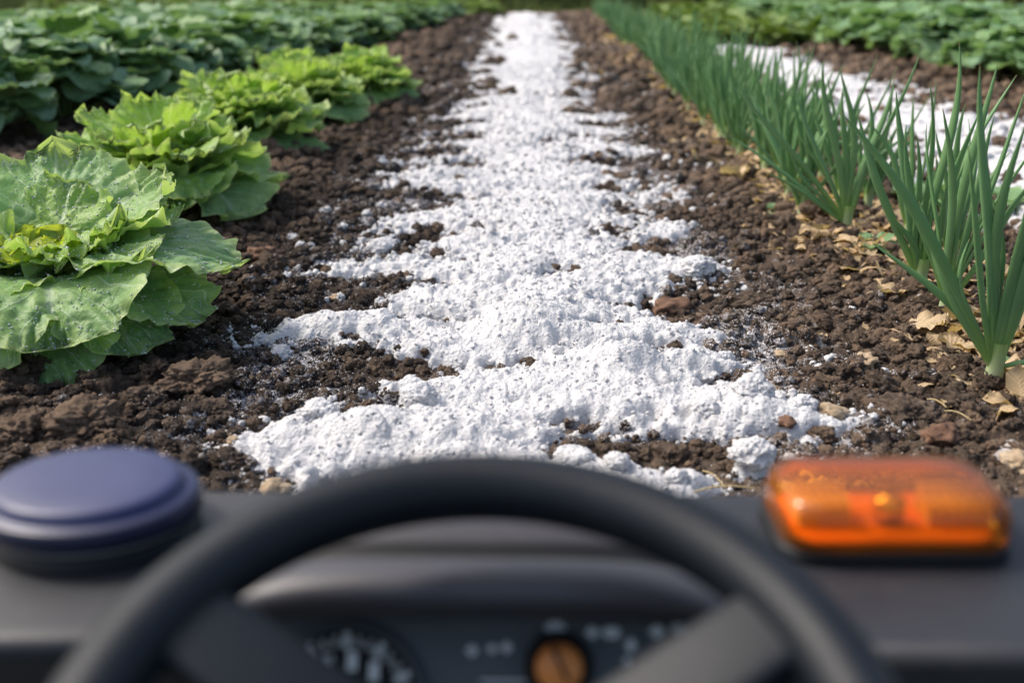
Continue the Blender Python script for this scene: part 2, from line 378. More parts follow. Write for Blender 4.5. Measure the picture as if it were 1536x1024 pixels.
# tilled soil of the plot
def y_steps(y0, y1, k):
    t = [y0]
    while t[-1] < y1: t.append(t[-1] + k * (t[-1] + .25))
    return np.array(t)
ys = y_steps(.80, 13.6, .0030); u = np.linspace(-1, 1, 560)
u = np.concatenate([[-1.9, -1.5, -1.25, -1.1], u, [1.1, 1.25, 1.5, 1.9]])
Yg = np.repeat(ys[:, None], len(u), 1); Xg = (Yg + .42) * .60 * u[None, :]
Xg = Xg + np.where(np.abs(u) < 1, n2(Yg * 200, Xg * 200, 4) * .001, 0)
Zg = soil_h(Xg, Yg)
edge = np.clip((np.abs(u) - 1.3) / .5, 0, 1)[None, :]; Zg = Zg - edge * .12
Zg = Zg - (np.clip((.84 - Yg) / .04, 0, 1) + np.clip((Yg - 13.3) / .3, 0, 1)) * .14
ms = strip(Xg, Yg); ms2 = strip2(Xg, Yg)
dust = np.clip(1 + np.maximum(ms, ms2) * .75, 0, 1) * (.55 + .6 * np.clip(n2(Xg * 4, Yg * 4, 50), -.6, .8))
dust = np.maximum(dust, dust_near(Xg, Yg))
wet = np.clip(np.exp(-(((Xg + .45) / .22) ** 2)) * (.9 + .8 * n2(Xg * 3, Yg * 3, 51)), 0, 1) + .9 * np.clip(1 + ms * .7, 0, 1) * .7
wet = wet + .9 * np.exp(-(((Xg + .42) / .16) ** 2)) * (Yg < 4)
wet = np.clip(wet * np.clip((Yg - 1.02) / .3, .35, 1), 0, 1)
d_, tone = worley(Xg / .045, Yg / .045, 52)
o = mesh_obj('field_soil', np.stack([Xg, Yg, Zg], -1).reshape(-1, 3), grid_faces(*Xg.shape), M['soil'], attrs={'tone': tone.ravel(), 'wet': wet.ravel(), 'dust': dust.ravel()})
tag(o, kind='structure')

def lime_sheet(name, c, half, fn, y0, y1, kx, ky, label):
    ys = y_steps(y0, y1, ky); nx = int(2 * half / kx); xs = np.linspace(c - half, c + half, nx)
    X, Y = np.meshgrid(xs, ys); m = fn(X, Y)
    Z = lime_h(X, Y, m); S = soil_h(X, Y)
    Z = np.where(m < -.02, Z - .02 * np.clip(-m * 8, 0, 1), Z)
    f = grid_faces(*X.shape); under = (Z < S - .003).ravel() | (m < -.22).ravel()
    f = f[~under[f].all(1)]
    used = np.unique(f); remap = np.zeros(X.size, int); remap[used] = np.arange(len(used))
    V = np.stack([X, Y, Z], -1).reshape(-1, 3)[used]
    o = mesh_obj(name, V, remap[f], M['lime']); tag(o, label, 'lime powder', kind='stuff')
lime_sheet('lime_powder', .01, .72, strip, .82, 13.2, .0023, .0023, 'band of white lime powder spread over the dark soil straight ahead between lettuce and onions')
lime_sheet('lime_powder', 1.48, .60, strip2, 1.3, 12.5, .0075, .006, 'second white lime band on the soil beyond the green onion row at right')

# ---------------------------------------------------------------- crumbs
def crumb_cloud(n_, area_fn, mat, name, rmin, rmax, pw, sub_small, label, kindcat, seed, keep, tone=True, sink=.35):
    r_ = np.random.RandomState(seed)
    x, y = area_fn(r_, n_)
    k = keep(x, y, r_); x = x[k]; y = y[k]
    z, m = top_h(x, y)
    n = len(x)
    s = rmin + (rmax - rmin) * r_.rand(n) ** pw
    s = s * np.clip((y + .3) / 1.8, .8, 1.8)
    if mat is M['lime'] and name == 'lime_crumbs' and seed == 5: s = s * np.where(m > .15, .62, 1)
    Vs = []; Fs = []; T = []; Wt = []; D = []
    off = 0
    big = .0045 if rmin < .01 else 0
    hi = (s >= .0056) & (y < 2.7)
    for lod, sel in ((1, s < big), (2 if rmin < .01 else 3, (s >= big) & ~hi), (3 if rmin < .01 else 4, (s >= big) & hi)):
        if not sel.any(): continue
        v, f = ico(lod); idx = np.where(sel)[0]
        # several worn shapes
        K = 14; shapes = []
        for q in range(K):
            vv = v * (.80 + .38 * n3(v * 1.3, q + 1)[:, None] + .75 * np.abs(n3(v * 2.0, q + 31))[:, None] + (.55 if lod > 1 else 0) * np.abs(n3(v * 4.2, q + 51))[:, None] + (.25 if lod > 2 else 0) * n3(v * 9, q + 71)[:, None])
            vv = vv * np.array([1, .75 + .3 * r_.rand(), .6 + .3 * r_.rand()]); shapes.append(vv)
        shapes = np.array(shapes)
        a = r_.rand(len(idx)) * 2 * PI; tl = (r_.rand(len(idx)) - .5) * 1.4
        P = shapes[r_.randint(K, size=len(idx))] * s[idx][:, None, None]
        ca, sa, ct, st = np.cos(a)[:, None], np.sin(a)[:, None], np.cos(tl)[:, None], np.sin(tl)[:, None]
        X0, Y0, Z0 = P[..., 0], P[..., 1], P[..., 2]
        Y1 = Y0 * ct - Z0 * st; Z1 = Y0 * st + Z0 * ct
        X2 = X0 * ca - Y1 * sa; Y2 = X0 * sa + Y1 * ca
        W = np.stack([X2 + x[idx][:, None], Y2 + y[idx][:, None], Z1 + (z[idx] + s[idx] * sink)[:, None]], -1)
        Vs.append(W.reshape(-1, 3)); Fs.append((f[None] + (np.arange(len(idx)) * len(v))[:, None, None] + off).reshape(-1, 3)); off += len(idx) * len(v)
        tt = r_.rand(len(idx)); T.append(np.repeat(tt, len(v)))
        mm = m[idx]; wv = np.clip(np.exp(-(((x[idx] + .45) / .22) ** 2)) + .6 * np.clip(1 + mm * .7, 0, 1), 0, 1) * (.5 + .5 * r_.rand(len(idx)))
        Wt.append(np.repeat(wv * np.clip((y[idx] - 1.02) / .3, .35, 1), len(v)))
        D.append(np.repeat(np.maximum(np.clip(1 + mm * .75, 0, 1) * r_.rand(len(idx)), dust_near(x[idx], y[idx]) * (.6 + .4 * r_.rand(len(idx)))), len(v)))
    o = mesh_obj(name, np.concatenate(Vs), np.concatenate(Fs), mat, smooth=(mat is M['lime']), attrs={'tone': np.concatenate(T), 'wet': np.concatenate(Wt), 'dust': np.concatenate(D)})
    tag(o, label, kindcat, kind='stuff')
def fan_area(y0, y1, kx):
    def f(r, n):
        t = r.rand(n); y = (y0 + .2) * ((y1 + .2) / (y0 + .2)) ** t - .2
        return (r.rand(n) * 2 - 1) * (y + .35) * kx, y
    return f
crumb_cloud(85000, fan_area(.95, 5.0, .62), M['soil'], 'soil_crumbs',   .0014, .0115, 6.5, 1, 'loose dark brown soil crumbs covering the tilled bed', 'soil', 3,
            lambda x, y, r: (strip(x, y) < .03 + .12 * r.rand(len(x))) & ((strip2(x, y) < .1) | (x < 1)))
crumb_cloud(15000, fan_area(4.2, 12.5, .6), M['soil'], 'soil_clods', .007, .024, 3, 1, 'blurred soil clods over the distant part of the bed', 'soil', 14,
            lambda x, y, r: (strip(x, y) < .0) & ((strip2(x, y) < .0) | (x < 1)))
crumb_cloud(900, fan_area(.95, 8.0, .62), M['soil'], 'soil_clods', .012, .024, 2.5, 1, 'small crumbly brown clods lying loose over the whole bed', 'soil', 4,
            lambda x, y, r: (strip(x, y) < -.12) & (n2(x * 2, y * 2, 61) > -.25), sink=.15)
def near_strip(r, n):
    t = r.rand(n); y = 1.2 * (6.5 / 1.2) ** t - .2
    return (r.rand(n) * 2 - 1) * .75, y
def keep_lime(x, y, r):
    m = strip(x, y); return (r.rand(len(x)) < np.exp(-((m - .02) / np.where(m > 0, 1.2, .22)) ** 2) * np.where(m > .12, .75, 1)) & (np.abs(x) < .75)
crumb_cloud(105000, near_strip, M['lime'], 'lime_crumbs', .0006, .0072, 7, 1, 'fine white lime crumbs along the edges of the near white band', 'lime powder', 5, keep_lime)
crumb_cloud(9000, lambda r, n: (1.48 + (r.rand(n) * 2 - 1) * .7, 1.9 * (8 / 1.9) ** r.rand(n) - .2), M['lime'], 'lime_crumbs', .003, .014, 3, 1, 'white lime crumbs scattered on the band beyond the onions', 'lime powder', 6,
            lambda x, y, r: (strip2(x, y) > -.2) & (x > 1.0))

crumb_cloud(60000, lambda r, n: ((r.rand(n) * 2 - 1) * .70, 1.22 * (3.2 / 1.22) ** r.rand(n) - .2), M['lime'], 'lime_specks', .0006, .0019, 2.5, 1, 'tiny white lime specks sprinkled over the dark soil beside the near band', 'lime powder', 8,
            lambda x, y, r: (r.rand(len(x)) < np.clip(.5 + 1.5 * n2(x * 6, y * 6, 62), 0, 1) * np.where(x < 0, np.exp(-((x + .36) / .17) ** 2), np.exp(-((x - .40) / .12) ** 2)) * 1.2) & (strip(x, y) < .1), sink=.3)

# ---------------------------------------------------------------- single clumps, stones, clods
def rock(name, px, py, r, mat, label, cat, group, seed, flat=.75, fuzz=0.0, sub=4, ang=0.25, lift=.45, wide=1.0):
    x, y = ground_at(px, py); z = float(top_h(x, y)[0][0]); y += 0
    v, f = ico(sub)
    d = 1 + ang * n3(v * 1.1, seed) + ang * .6 * n3(v * 2.3, seed + 9)
    if fuzz: d = d + fuzz * np.abs(n3(v * 3.0, seed + 17)) + fuzz * .8 * np.abs(n3(v * 6.0, seed + 5)) + fuzz * .5 * np.abs(n3(v * 12.0, seed + 7)) + fuzz * .3 * n3(v * 24, seed + 8)
    V = v * d[:, None] * np.array([wide, 1, flat]) * r
    V[:, 2] += r * flat * lift
    rr = random.Random(seed); a = rr.random() * 6.28
    o = mesh_obj(name, V, f, mat, smooth=(mat is M['lime']), attrs={'tone': np.full(len(v), rr.random() * .5 + .3), 'wet': np.zeros(len(v)), 'dust': np.zeros(len(v))})
    o.location = (x, y, z); o.rotation_euler = (0, 0, a * .3); tag(o, label, cat, group)
    return o
LC = [(420, 512, .018, 'rounded white lime lump alone on the dark soil right of the nearest lettuce'),
      (578, 557, .014, 'white lime lump in the dark bare patch left of the central mound'),
      (521, 502, .0135, 'small white lime lump at the left edge of the band above the bare patch'),
      (379, 407, .014, 'small round white lime lump beside the tip of the nearest lettuce leaf'),
      (575, 364, .030, 'large soft white lime lump on the left edge of the band beside the second lettuce'),
      (1046, 403, .032, 'craggy white lime lump ending the tongue at the right edge of the band'),
      (1090, 529, .0125, 'small white lime lump on brown soil right of the band'),
      (1214, 650, .0135, 'white lime lump nearest the tan stone above the amber beacon'),
      (1203, 616, .020, 'white lime lump at the right tip of the nearest tongue of powder'),
      (1130, 682, .024, 'peaked white lime clump just above the left end of the amber beacon'),
      (1180, 655, .0095, 'tiny lime lump beside the dark pebble by the right tongue'),
      (1017, 712, .0135, 'white lime lump just over the steering wheel rim at right'),
      (867, 686, .026, 'big white lime clump just over the top of the wheel rim'),
      (930, 700, .014, 'low white lime clump over the wheel rim right of the big clump'),
      (407, 455, .007, 'pea-sized lime lump between the nearest lettuce and the band'),
      (487, 562, .009, 'pea-sized lime lump in the speckled dark soil'),
      (480, 625, .024, 'tall craggy lime clump at the left end of the nearest tongue'),
      (630, 590, .024, 'upright lime clump at the top of the nearest left tongue'),
      (1060, 620, .020, 'rough lime clump in the middle of the right tongue'),
      (1130, 605, .026, 'highest rough lime clump on the right tongue'),
      (395, 617, .008, 'small lime crumb left of the nearest tongue'),
      (1213, 693, .008, 'tiny lime crumb behind the top of the amber beacon')]
for i, (px, py, r, lb) in enumerate(LC):
    rock('lime_clump', px, py, r, M['lime'], lb, 'lime lump', 'lime lumps lying on the soil', 100 + i * 3, .66, .20, 5 if r > .011 else 4, .28, .2)
ST = [(1300, 533, .016, 'stone_tan', 'pale tan stone on the brown soil left of the nearest onion plants'),
      (1247, 620, .016, 'stone_tan', 'angular tan stone right of the lime tongue'),
      (1192, 680, .014, 'stone_grey', 'pale grey stone standing behind the amber beacon'),
      (1410, 657, .019, 'stone_brown', 'brown stone above the right end of the amber beacon'),
      (1512, 662, .024, 'stone_grey', 'flat pale stone at the right edge of the frame below the onions'),
      (412, 718, .014, 'stone_tan', 'flat tan stone above the dashboard between blue cap and wheel'),
      (350, 653, .008, 'stone_tan', 'little tan pebble at the left tip of the nearest lime'),
      (506, 437, .009, 'stone_tan', 'round yellowish pebble on dark soil near the second lettuce'),
      (1008, 450, .029, 'stone_brown', 'large grey-brown stone half dusted at the right edge of the lime'),
      (1222, 520, .009, 'stone_tan', 'small tan pebble upper left of the pale tan stone'),
      (1175, 520, .010, 'stone_tan', 'small angular tan pebble on open soil right of the lime'),
      (1393, 560, .009, 'stone_grey', 'small grey pebble between tan stone and nearest onion'),
      (1182, 638, .0105, 'stone_brown', 'dark round pebble wrapped by the tip of the right lime tongue'),
      (1530, 690, .020, 'stone_tan', 'tan stone in the right corner of soil beside the beacon'),
      (395, 384, .030, 'stone_brown', 'reddish brown flat clod beside the nearest lettuce leaf tip')]
for i, (px, py, r, mt, lb) in enumerate(ST):
    rock('stone', px, py, r, M[mt], lb, 'stone', 'stones on the soil', 300 + i * 5, .62, .06, 4, .5, .25, 1.25)
CL = [(125, 640, .040, 'large rough reddish brown clod in front of the nearest lettuce'), (300, 575, .034, 'big crumbly brown clod right below the nearest lettuce leaves'),
      (215, 600, .024, 'medium brown clod between the two big clods below the lettuce'), (30, 655, .032, 'brown clod at the left edge of the frame above the blue cap'),
      (320, 612, .022, 'small dark clod left of the nearest lime tongue'), (1240, 560, .024, 'dark clod on the open soil above the tan stone'),
      (1350, 610, .034, 'wide crumbly dark clod below the nearest onions'), (1130, 440, .034, 'dark clod on open soil right of the band'),
      (1010, 660, .022, 'brown clod in the bare soil under the right tongue'), (1230, 640, .018, 'small dark clod beside the angular tan stone')]
for i, (px, py, r, lb) in enumerate(CL):
    rock('soil_clod', px, py, r, M['soil'], lb, 'clod', 'large clods of soil', 500 + i * 5, .6, .34, 5, .42, .1, 1.1)

# ---------------------------------------------------------------- leaves
def leaf(L, W, el0, bend, seed, ruffle=.25, cup=.25, nq=25, ns=30, petiole=.16, lobe=.12, side=0.0, bull=.004, pw=1.25, wob=0.0):
    """one broad leaf growing from the origin along +X; returns verts, uv, edge (grid ns x nq)"""
    s = np.sin(np.linspace(0, PI / 2, ns) ** 1.0) * .5 + np.linspace(0, 1, ns) * .5; q = np.linspace(-1, 1, nq)
    ang = el0 - bend * s ** pw + wob * np.sin(s * 7 + seed)
    ds = np.diff(s, prepend=0)
    cx = np.cumsum(np.cos(ang) * ds) * L; cz = np.cumsum(np.sin(ang) * ds) * L
    sm = np.clip((s - petiole) / (1 - petiole), 0, 1)
    wv = np.clip(1 - np.abs(2 * sm ** .86 - 1) ** 2.7, 0, 1) ** .5 * W
    wv = np.maximum(wv, np.where(s < petiole + .25, .10 * W * (1 - .3 * s), 0)) + .0001
    S, Q = np.meshgrid(s, q, indexing='ij')
    per = np.arctan2(Q * wv[:, None] / max(W, 1e-6), S - .45)
    E = np.maximum(np.abs(Q) * np.clip(S / .3, 0, 1), np.clip((S - .55) / .45, 0, 1) ** 1.2)
    jag = 1 + lobe * (n2(per * 1.6 + seed * 3.1, 0 * per + seed, 71) * .6 + 1.9 * (.42 - np.abs(n2(per * 2.6 + seed, 0 * per, 72))) + .8 * (.4 - np.abs(n2(per * 7 + seed, 0 * per + seed, 73))))
    wq = wv[:, None] * Q * jag
    tipk = 1 + (jag - 1) * .6 * np.clip((S - .5) * 2, 0, 1) ** 2
    r1 = n2(per * 2.1 + seed * 1.7, E * .6 + seed, 74) * 1.5; r2 = n2(per * 5.2 + seed, E * 1.2, 75); r3 = n2(per * 12 + seed, E * 2, 76)
    d = W * ruffle * (.60 * r1 * E ** 1.6 + .80 * r2 * E ** 2.2 + .5 * r3 * E ** 4.5 + .10 * n2(per * 23, E * 2 + seed, 79) * E ** 7) + cup * W * (Q ** 2) * np.clip(S * 2, 0, 1) - .03 * W * np.exp(-(Q / .12) ** 2)
    t = S - .38 * np.abs(Q) ** .8
    d = d + bull * (.45 * np.abs(np.sin(t * PI * 7)) ** .6 * np.clip(np.abs(Q) * 4, 0, 1) + 1.1 * n2(wq * 42 + seed, S * L * 42, 77) + .7 * np.abs(n2(wq * 90 + seed, S * L * 90, 78)))
    Nx = -np.sin(ang)[:, None]; Nz = np.cos(ang)[:, None]
    X = cx[:, None] * tipk + Nx * d; Z = cz[:, None] * tipk + Nz * d; Y = wq + side * (S ** 2) * L + W * ruffle * .35 * r2 * E ** 3
    V = np.stack([X, Y, Z], -1).reshape(-1, 3)
    uv = np.stack([(Q + 1) / 2, S], -1).reshape(-1, 2)
    return V, uv, E.ravel(), grid_faces(ns, nq)
def rotz(V, a):
    c, s = math.cos(a), math.sin(a); return np.stack([V[:, 0] * c - V[:, 1] * s, V[:, 0] * s + V[:, 1] * c, V[:, 2]], -1)
class Merge:
    def __init__(s): s.V = []; s.F = []; s.U = []; s.E = []; s.T = []; s.n = 0
    def add(s, V, uv, E, F, tone):
        s.V.append(V); s.U.append(uv); s.E.append(E); s.F.append(F + s.n); s.T.append(np.full(len(V), tone) if np.isscalar(tone) else tone); s.n += len(V)
    def obj(s, name, mat, parent):
        return mesh_obj(name, np.concatenate(s.V), np.concatenate(s.F), mat, parent, {'tone': np.concatenate(s.T), 'edge': np.concatenate(s.E)}, uv=np.concatenate(s.U))
def tubeV(P, rad, k=8, flat=1.0, side=(0, 1, 0)):
    """tube along points P; rad per point"""
    P = np.asarray(P, float); n = len(P); T = np.gradient(P, axis=0); T /= np.linalg.norm(T, axis=1)[:, None] + 1e-9
    sd_ = np.array(side, float); A = np.cross(T, sd_); bad = np.linalg.norm(A, axis=1) < .1
    A[bad] = np.cross(T[bad], [1, 0, 0.01]); A /= np.linalg.norm(A, axis=1)[:, None]; B = np.cross(T, A)
    th = np.arange(k) / k * 2 * PI
    V = P[:, None] + rad[:, None, None] * (np.cos(th)[None, :, None] * A[:, None] * flat + np.sin(th)[None, :, None] * B[:, None])
    uv = np.stack(np.meshgrid(np.linspace(0, 1, n), th / (2 * PI), indexing='ij')[::-1], -1).reshape(-1, 2)
    return V.reshape(-1, 3), uv, grid_faces(n, k, True), np.repeat(np.linspace(0, 1, n), k)

# ---------------------------------------------------------------- lettuces
def drops(parent, metas, n_, r0, r1, seed):
    r_ = np.random.RandomState(seed); Vs = []; Fs = []; v, f = ico(1); k = 0
    for V, wgt in metas:
        cnt = int(n_ * wgt); idx = r_.randint(len(V), size=cnt)
        P = V[idx] + r_.randn(cnt, 3) * .0004
        s = r0 + (r1 - r0) * r_.rand(cnt) ** 3
        Vs.append(((v[None] * s[:, None, None] * np.array([1, 1, .75])) + P[:, None] + np.array([0, 0, 1]) * s[:, None, None] * .45).reshape(-1, 3))
        Fs.append((f[None] + (np.arange(cnt) * len(v))[:, None, None] + k).reshape(-1, 3)); k += cnt * len(v)
    o = mesh_obj('water_droplets', np.concatenate(Vs), np.concatenate(Fs), M['drop'], parent); o['kind'] = 'stuff'
def lettuce(x, y, leaves, label, seed, size=1.0, dn=0, res=(25, 30), hearts=14, hs=1.0):
    z = float(top_h(x, y)[0][0]) - .01
    root = empty('lettuce', (x, y, z)); tag(root, label, 'lettuce', 'lettuces in the row left of the lime')
    rr = random.Random(seed); metas = []
    for i, (az, el, L, W, bend, z0, tone, ruf) in enumerate(leaves):
        V, uv, E, F = leaf(L * size, W * size, R(el), R(bend), seed + i * 1.37, ruf + .03, .16, res[0], res[1], bull=.0045)
        V = rotz(V + np.array([.012, 0, z0]), R(az))
        mesh_obj('leaf', V, F, M['lettuce'], root, {'tone': np.full(len(V), tone), 'edge': E}, uv=uv)
        metas.append((V, 1.0))
    mg = Merge()
    for i in range(hearts):
        f = i / hearts; az = i * 137.5 + rr.uniform(-15, 15)
        L = (.10 + .075 * f) * size * hs * rr.uniform(.85, 1.1); W = (.05 + .035 * f) * size * hs
        V, uv, E, F = leaf(L, W, R(88 - 30 * f), R(25 + 45 * f + rr.uniform(-10, 15)), seed + 40 + i * 2.3, .32, .3, 25, 26, .1, .09, bull=.003)
        V = rotz(V + np.array([.004, 0, .075 * size]), R(az)); mg.add(V, uv, E, F, .1 + .75 * f)
        if i > hearts * .4: metas.append((V, .5))
    mg.obj('heart', M['heart'], root)
    V, uv, F, t = tubeV([(0, 0, -.03), (0, 0, .03), (0, 0, .09 * size)], np.array([.022, .024, .012]) * size, 10)
    mesh_obj('stem', V, F, M['stem'], root)
    if dn: drops(root, metas, dn, .0008, .0024, seed)
    return root
def gen_leaves(seed, n_=27):
    rr = random.Random(seed); out = []
    for i in range(n_):
        f = i / (n_ - 1)                        # 0 inner, 1 outer
        az = i * 137.5 + rr.uniform(-14, 14)
        out.append((az, 88 - 34 * f + rr.uniform(-6, 6), .225 + .05 * f + rr.uniform(-.025, .02), .085 + .03 * f, 48 + 84 * f + rr.uniform(-14, 10), .075 - .06 * f, .1 + .75 * f, .30))
    return out
# az, elevation, length, half width, bend, z0, tone, ruffle
L1 = [(104, 74, .33, .14, 50, .05, .85, .14), (145, 68, .31, .125, 66, .05, .8, .2),
      (50, 70, .32, .135, 62, .05, .62, .2), (76, 62, .30, .11, 60, .04, .8, .24), (28, 74, .27, .11, 92, .06, .5, .3),
      (4, 66, .37, .135, 118, .035, 1.0, .15), (-18, 48, .31, .12, 100, .02, .95, .2),
      (-40, 52, .30, .115, 120, .02, 1.0, .2), (-66, 64, .33, .145, 138, .045, .75, .18),
      (-96, 54, .31, .13, 128, .025, .8, .22), (-74, 36, .30, .12, 96, .01, .9, .25), (-118, 62, .28, .12, 125, .05, .6, .3),
      (-150, 54, .30, .12, 110, .04, .8, .28), (178, 62, .29, .12, 95, .05, .7, .28), (-128, 36, .30, .115, 90, .01, .9, .25), (160, 44, .31, .12, 90, .02, .9, .25),
      (-24, 72, .25, .10, 105, .06, .6, .34), (-140, 72, .22, .09, 100, .06, .5, .36), (-10, 80, .20, .085, 80, .08, .35, .4), (-52, 76, .19, .08, 90, .08, .3, .45), (-160, 74, .2, .08, 80, .08, .3, .45), (88, 80, .22, .09, 60, .08, .35, .4)]
l1 = lettuce(-.80, 1.60, L1, 'nearest lettuce head with broad dewy green leaves and yellow heart, cut by left edge', 11, .95, 700, (61, 76), 20, 1.0); l1.scale = (1, 1, .88)
LET = [(-.90, 2.46, 1.06, 'second lettuce in the row, ruffled bright green, behind the nearest dewy one', 21, 150, (41, 50)),
       (-.92, 3.26, 1.10, 'third lettuce in the row, slightly blurred, between second and fourth', 31, 0, (31, 38)),
       (-.86, 3.98, 1.0, 'fourth lettuce in the row, blurred, behind the third', 41, 0, (25, 30)),
       (-.72, 4.52, .92, 'farthest lettuce, fifth and last of the row, nearest the lime', 51, 0, (25, 30)),
       (-1.02, 4.45, .95, 'blurred lettuce just left of the last one of the row', 61, 0, (25, 30))]
for (x, y, s, lb, sd_, dn, res) in LET:
    o = lettuce(x, y, gen_leaves(sd_), lb, sd_, s, dn, res, 16); o.scale = (1.02, 1.02, .84)

# ---------------------------------------------------------------- green onions
def onion(x, y, h, seed, label, nleaf=7, manual=None, k=10, n_=18, wid=1.0, split=True, group='green onions in the row right of the lime'):
    z = float(top_h(x, y)[0][0])
    root = empty('green_onion', (x, y, z)); tag(root, label, 'green onion', group)
    rr = random.Random(seed); plane = rr.uniform(-.5, .5)
    specs = manual or []
    if not manual:
        for i in range(nleaf):
            f = (i - (nleaf - 1) / 2) / max(1, (nleaf - 1) / 2)
            dx = f * h * rr.uniform(.10, .36) + rr.uniform(-.02, .02); dy = rr.uniform(-.06, .06) + dx * plane
            specs.append((dx, dy, h * rr.uniform(.55, 1.0) * (1 - .22 * abs(f)), rr.uniform(.65, 1.15), rr.uniform(-.4, .9)))
    sh = .06; mg = Merge()
    V, uv, F, t = tubeV([(0, 0, -.015), (0, 0, .006), (0, 0, .022), (0, 0, sh)], np.array([.010, .0125, .0115, .0105]) * wid, 12)
    mesh_obj('stalk', V, F, M['onion'], root, {'tone': t * .09, 'edge': t * 0}, uv=uv)
    if manual: specs = specs + [(q[0] * rr.uniform(.6, 1.2) + rr.uniform(-.02, .02), q[1] + rr.uniform(-.03, .03), q[2] * rr.uniform(.5, .9), q[3] * .75, q[4] + .2) for q in specs[1:4]]
    for i, (dx, dy, hh, wd, cv) in enumerate(specs):
        t = np.linspace(0, 1, n_)
        sgn = dx / (abs(dx) + 1e-6)
        bx = dx * (t ** 1.0 * (1 - .25 * cv) + .25 * cv * t ** 2.6); by = dy * t ** 1.2
        bz = .018 + (hh - .018) * (t - max(0, cv - .4) * .35 * t ** 3)
        bx = bx + .004 * np.sin(t * 5 + seed + i) * t * 2 + .004 * sgn * (1 - t); 
        bx = bx + (.012 + .02 * rr.random()) * np.sin(t * rr.uniform(1.5, 4) + rr.uniform(0, 6)) * t ** 1.5; by = by + .03 * rr.uniform(-1, 1) * t ** 2
        P = np.stack([bx, by, bz], -1)
        rad = .0064 * wd * wid * (.55 + .5 * np.sin(np.clip(t * 1.6, 0, PI / 2) + .3)) * np.clip((1 - t) * 2.6, 0, 1) ** .8 + .0005
        V, uv, F, tt = tubeV(P, rad, k, .6, (math.cos(seed + i * 1.3) * .9, .25 + math.sin(seed * 2 + i) * .5, 0))
        if split: mesh_obj('leaf', V, F, M['onion'], root, {'tone': .05 + tt * .95, 'edge': tt * 0}, uv=uv)
        else: mg.add(V, uv, tt * 0, F, .05 + tt * .95)
    if not split: mg.obj('leaves', M['onion'], root)
    return root
OA = [(-.255, .02, .40, 1.15, .5), (-.16, .03, .26, 1.1, .1), (-.11, -.02, .35, 1.0, .1), (-.075, .02, .45, 1.45, -.1), (-.02, -.01, .30, 1.0, .1), (.0, -.02, .34, 1.2, 0), (.028, -.03, .38, 1.1, .1), (.06, .0, .30, 1.2, .3), (.085, -.03, .05, .9, 1.1), (-.045, .01, .27, .9, .0)]
OB = [(.0, .0, .43, 1.1, 0), (.10, .02, .40, 1.0, .2), (.05, .01, .34, 1.0, 0), (-.06, .0, .36, 1.0, .1), (.15, .02, .26, 1.0, .2), (-.10, .01, .30, .9, 0)]
OC = [(.0, .0, .445, 1.25, .0), (-.085, .0, .36, 1.2, .0), (-.05, .01, .30, 1.0, 0), (.05, .0, .33, 1.0, 0), (-.17, .02, .32, 1.1, .3), (.11, .02, .40, 1.0, .5), (-.03, .0, .38, .9, 0)]
OD = [(-.02, 0, .36, 1.1, 0), (-.08, 0, .38, 1.2, .1), (-.14, .01, .33, 1.1, .2), (-.28, .02, .33, 1.1, .4), (.05, 0, .34, 1.2, 0), (.09, 0, .40, 1.0, .4), (.02, 0, .31, 1.0, 0), (-.20, 0, .14, 1.0, .1), (-.05, 0, .31, 1, 0)]
ON = [(1487, 572, .45, OA, 'nearest green onion with one long leaf leaning left across the others'),
      (1416, 468, .42, OB, 'green onion just behind the nearest one, dry skin at its foot'),
      (1376, 440, .44, OC, 'third green onion from the camera with the tallest straight leaf'),
      (1268, 350, .42, OD, 'green onion with a wide fan of leaves over a heap of dry skins')]
ri = random.Random(5)
for i, (px, py, h, man, lb) in enumerate(ON):
    x, y = ground_at(px, py); onion(x, y, h, 3 + i * 7, lb, manual=man, wid=1.05)
onion(.865, 1.50, .30, 77, 'green onion cut by the right edge of the frame beside the nearest one', 9, wid=1.05)
x, y = ground_at(1203, 328); onion(x, y, .40, 71, 'green onion left of the heap of dry skins', 10)
x, y = ground_at(1240, 330); onion(x + .06, y + .1, .42, 72, 'green onion behind the wide fanned one', 10)
x, y = ground_at(1110, 232); onion(x, y, .36, 73, 'green onion standing at the foot where the pale litter ends', 9)
for (ox, oy, oh, sd_) in ((.86, 1.95, .34, 74), (.85, 2.16, .36, 75), (.70, 2.62, .36, 76), (.87, 2.50, .36, 78)):
    onion(ox, oy, oh, sd_, {74: 'green onion at the back of the row, right behind the tallest one', 75: 'slim green onion seen between the tallest one and the wide fan', 76: 'green onion on the lime side just beyond the wide fanned one', 78: 'green onion on the far side of the row beyond the wide fanned one'}[sd_], 8)
yy = 2.72; i = 0
while yy < 12.6:
    h = float(np.interp(yy, [2.5, 4, 7, 12], [.41, .39, .35, .27])) * ri.uniform(.88, 1.08)
    far = yy > 5
    lb = ('small blurred green onion in the far part of the row' if yy > 7 else 'blurred green onion in the middle stretch of the row') if yy > 4 else 'slightly blurred green onion of the row behind the sharp ones'
    for kx in (-.05, .05):
        onion(.755 + kx + ri.uniform(-.035, .035) + max(0, yy - 4) * .012, yy + ri.uniform(-.04, .04), h * ri.uniform(.88, 1.1), 100 + i * 3, lb, 9 if not far else 7, k=6 if far else 8, n_=9 if far else 14, wid=1.0 if not far else 1.3, split=not far)
        i += 1
    yy += .135 + max(0, yy - 4) * .02
print('onions', i + 8)

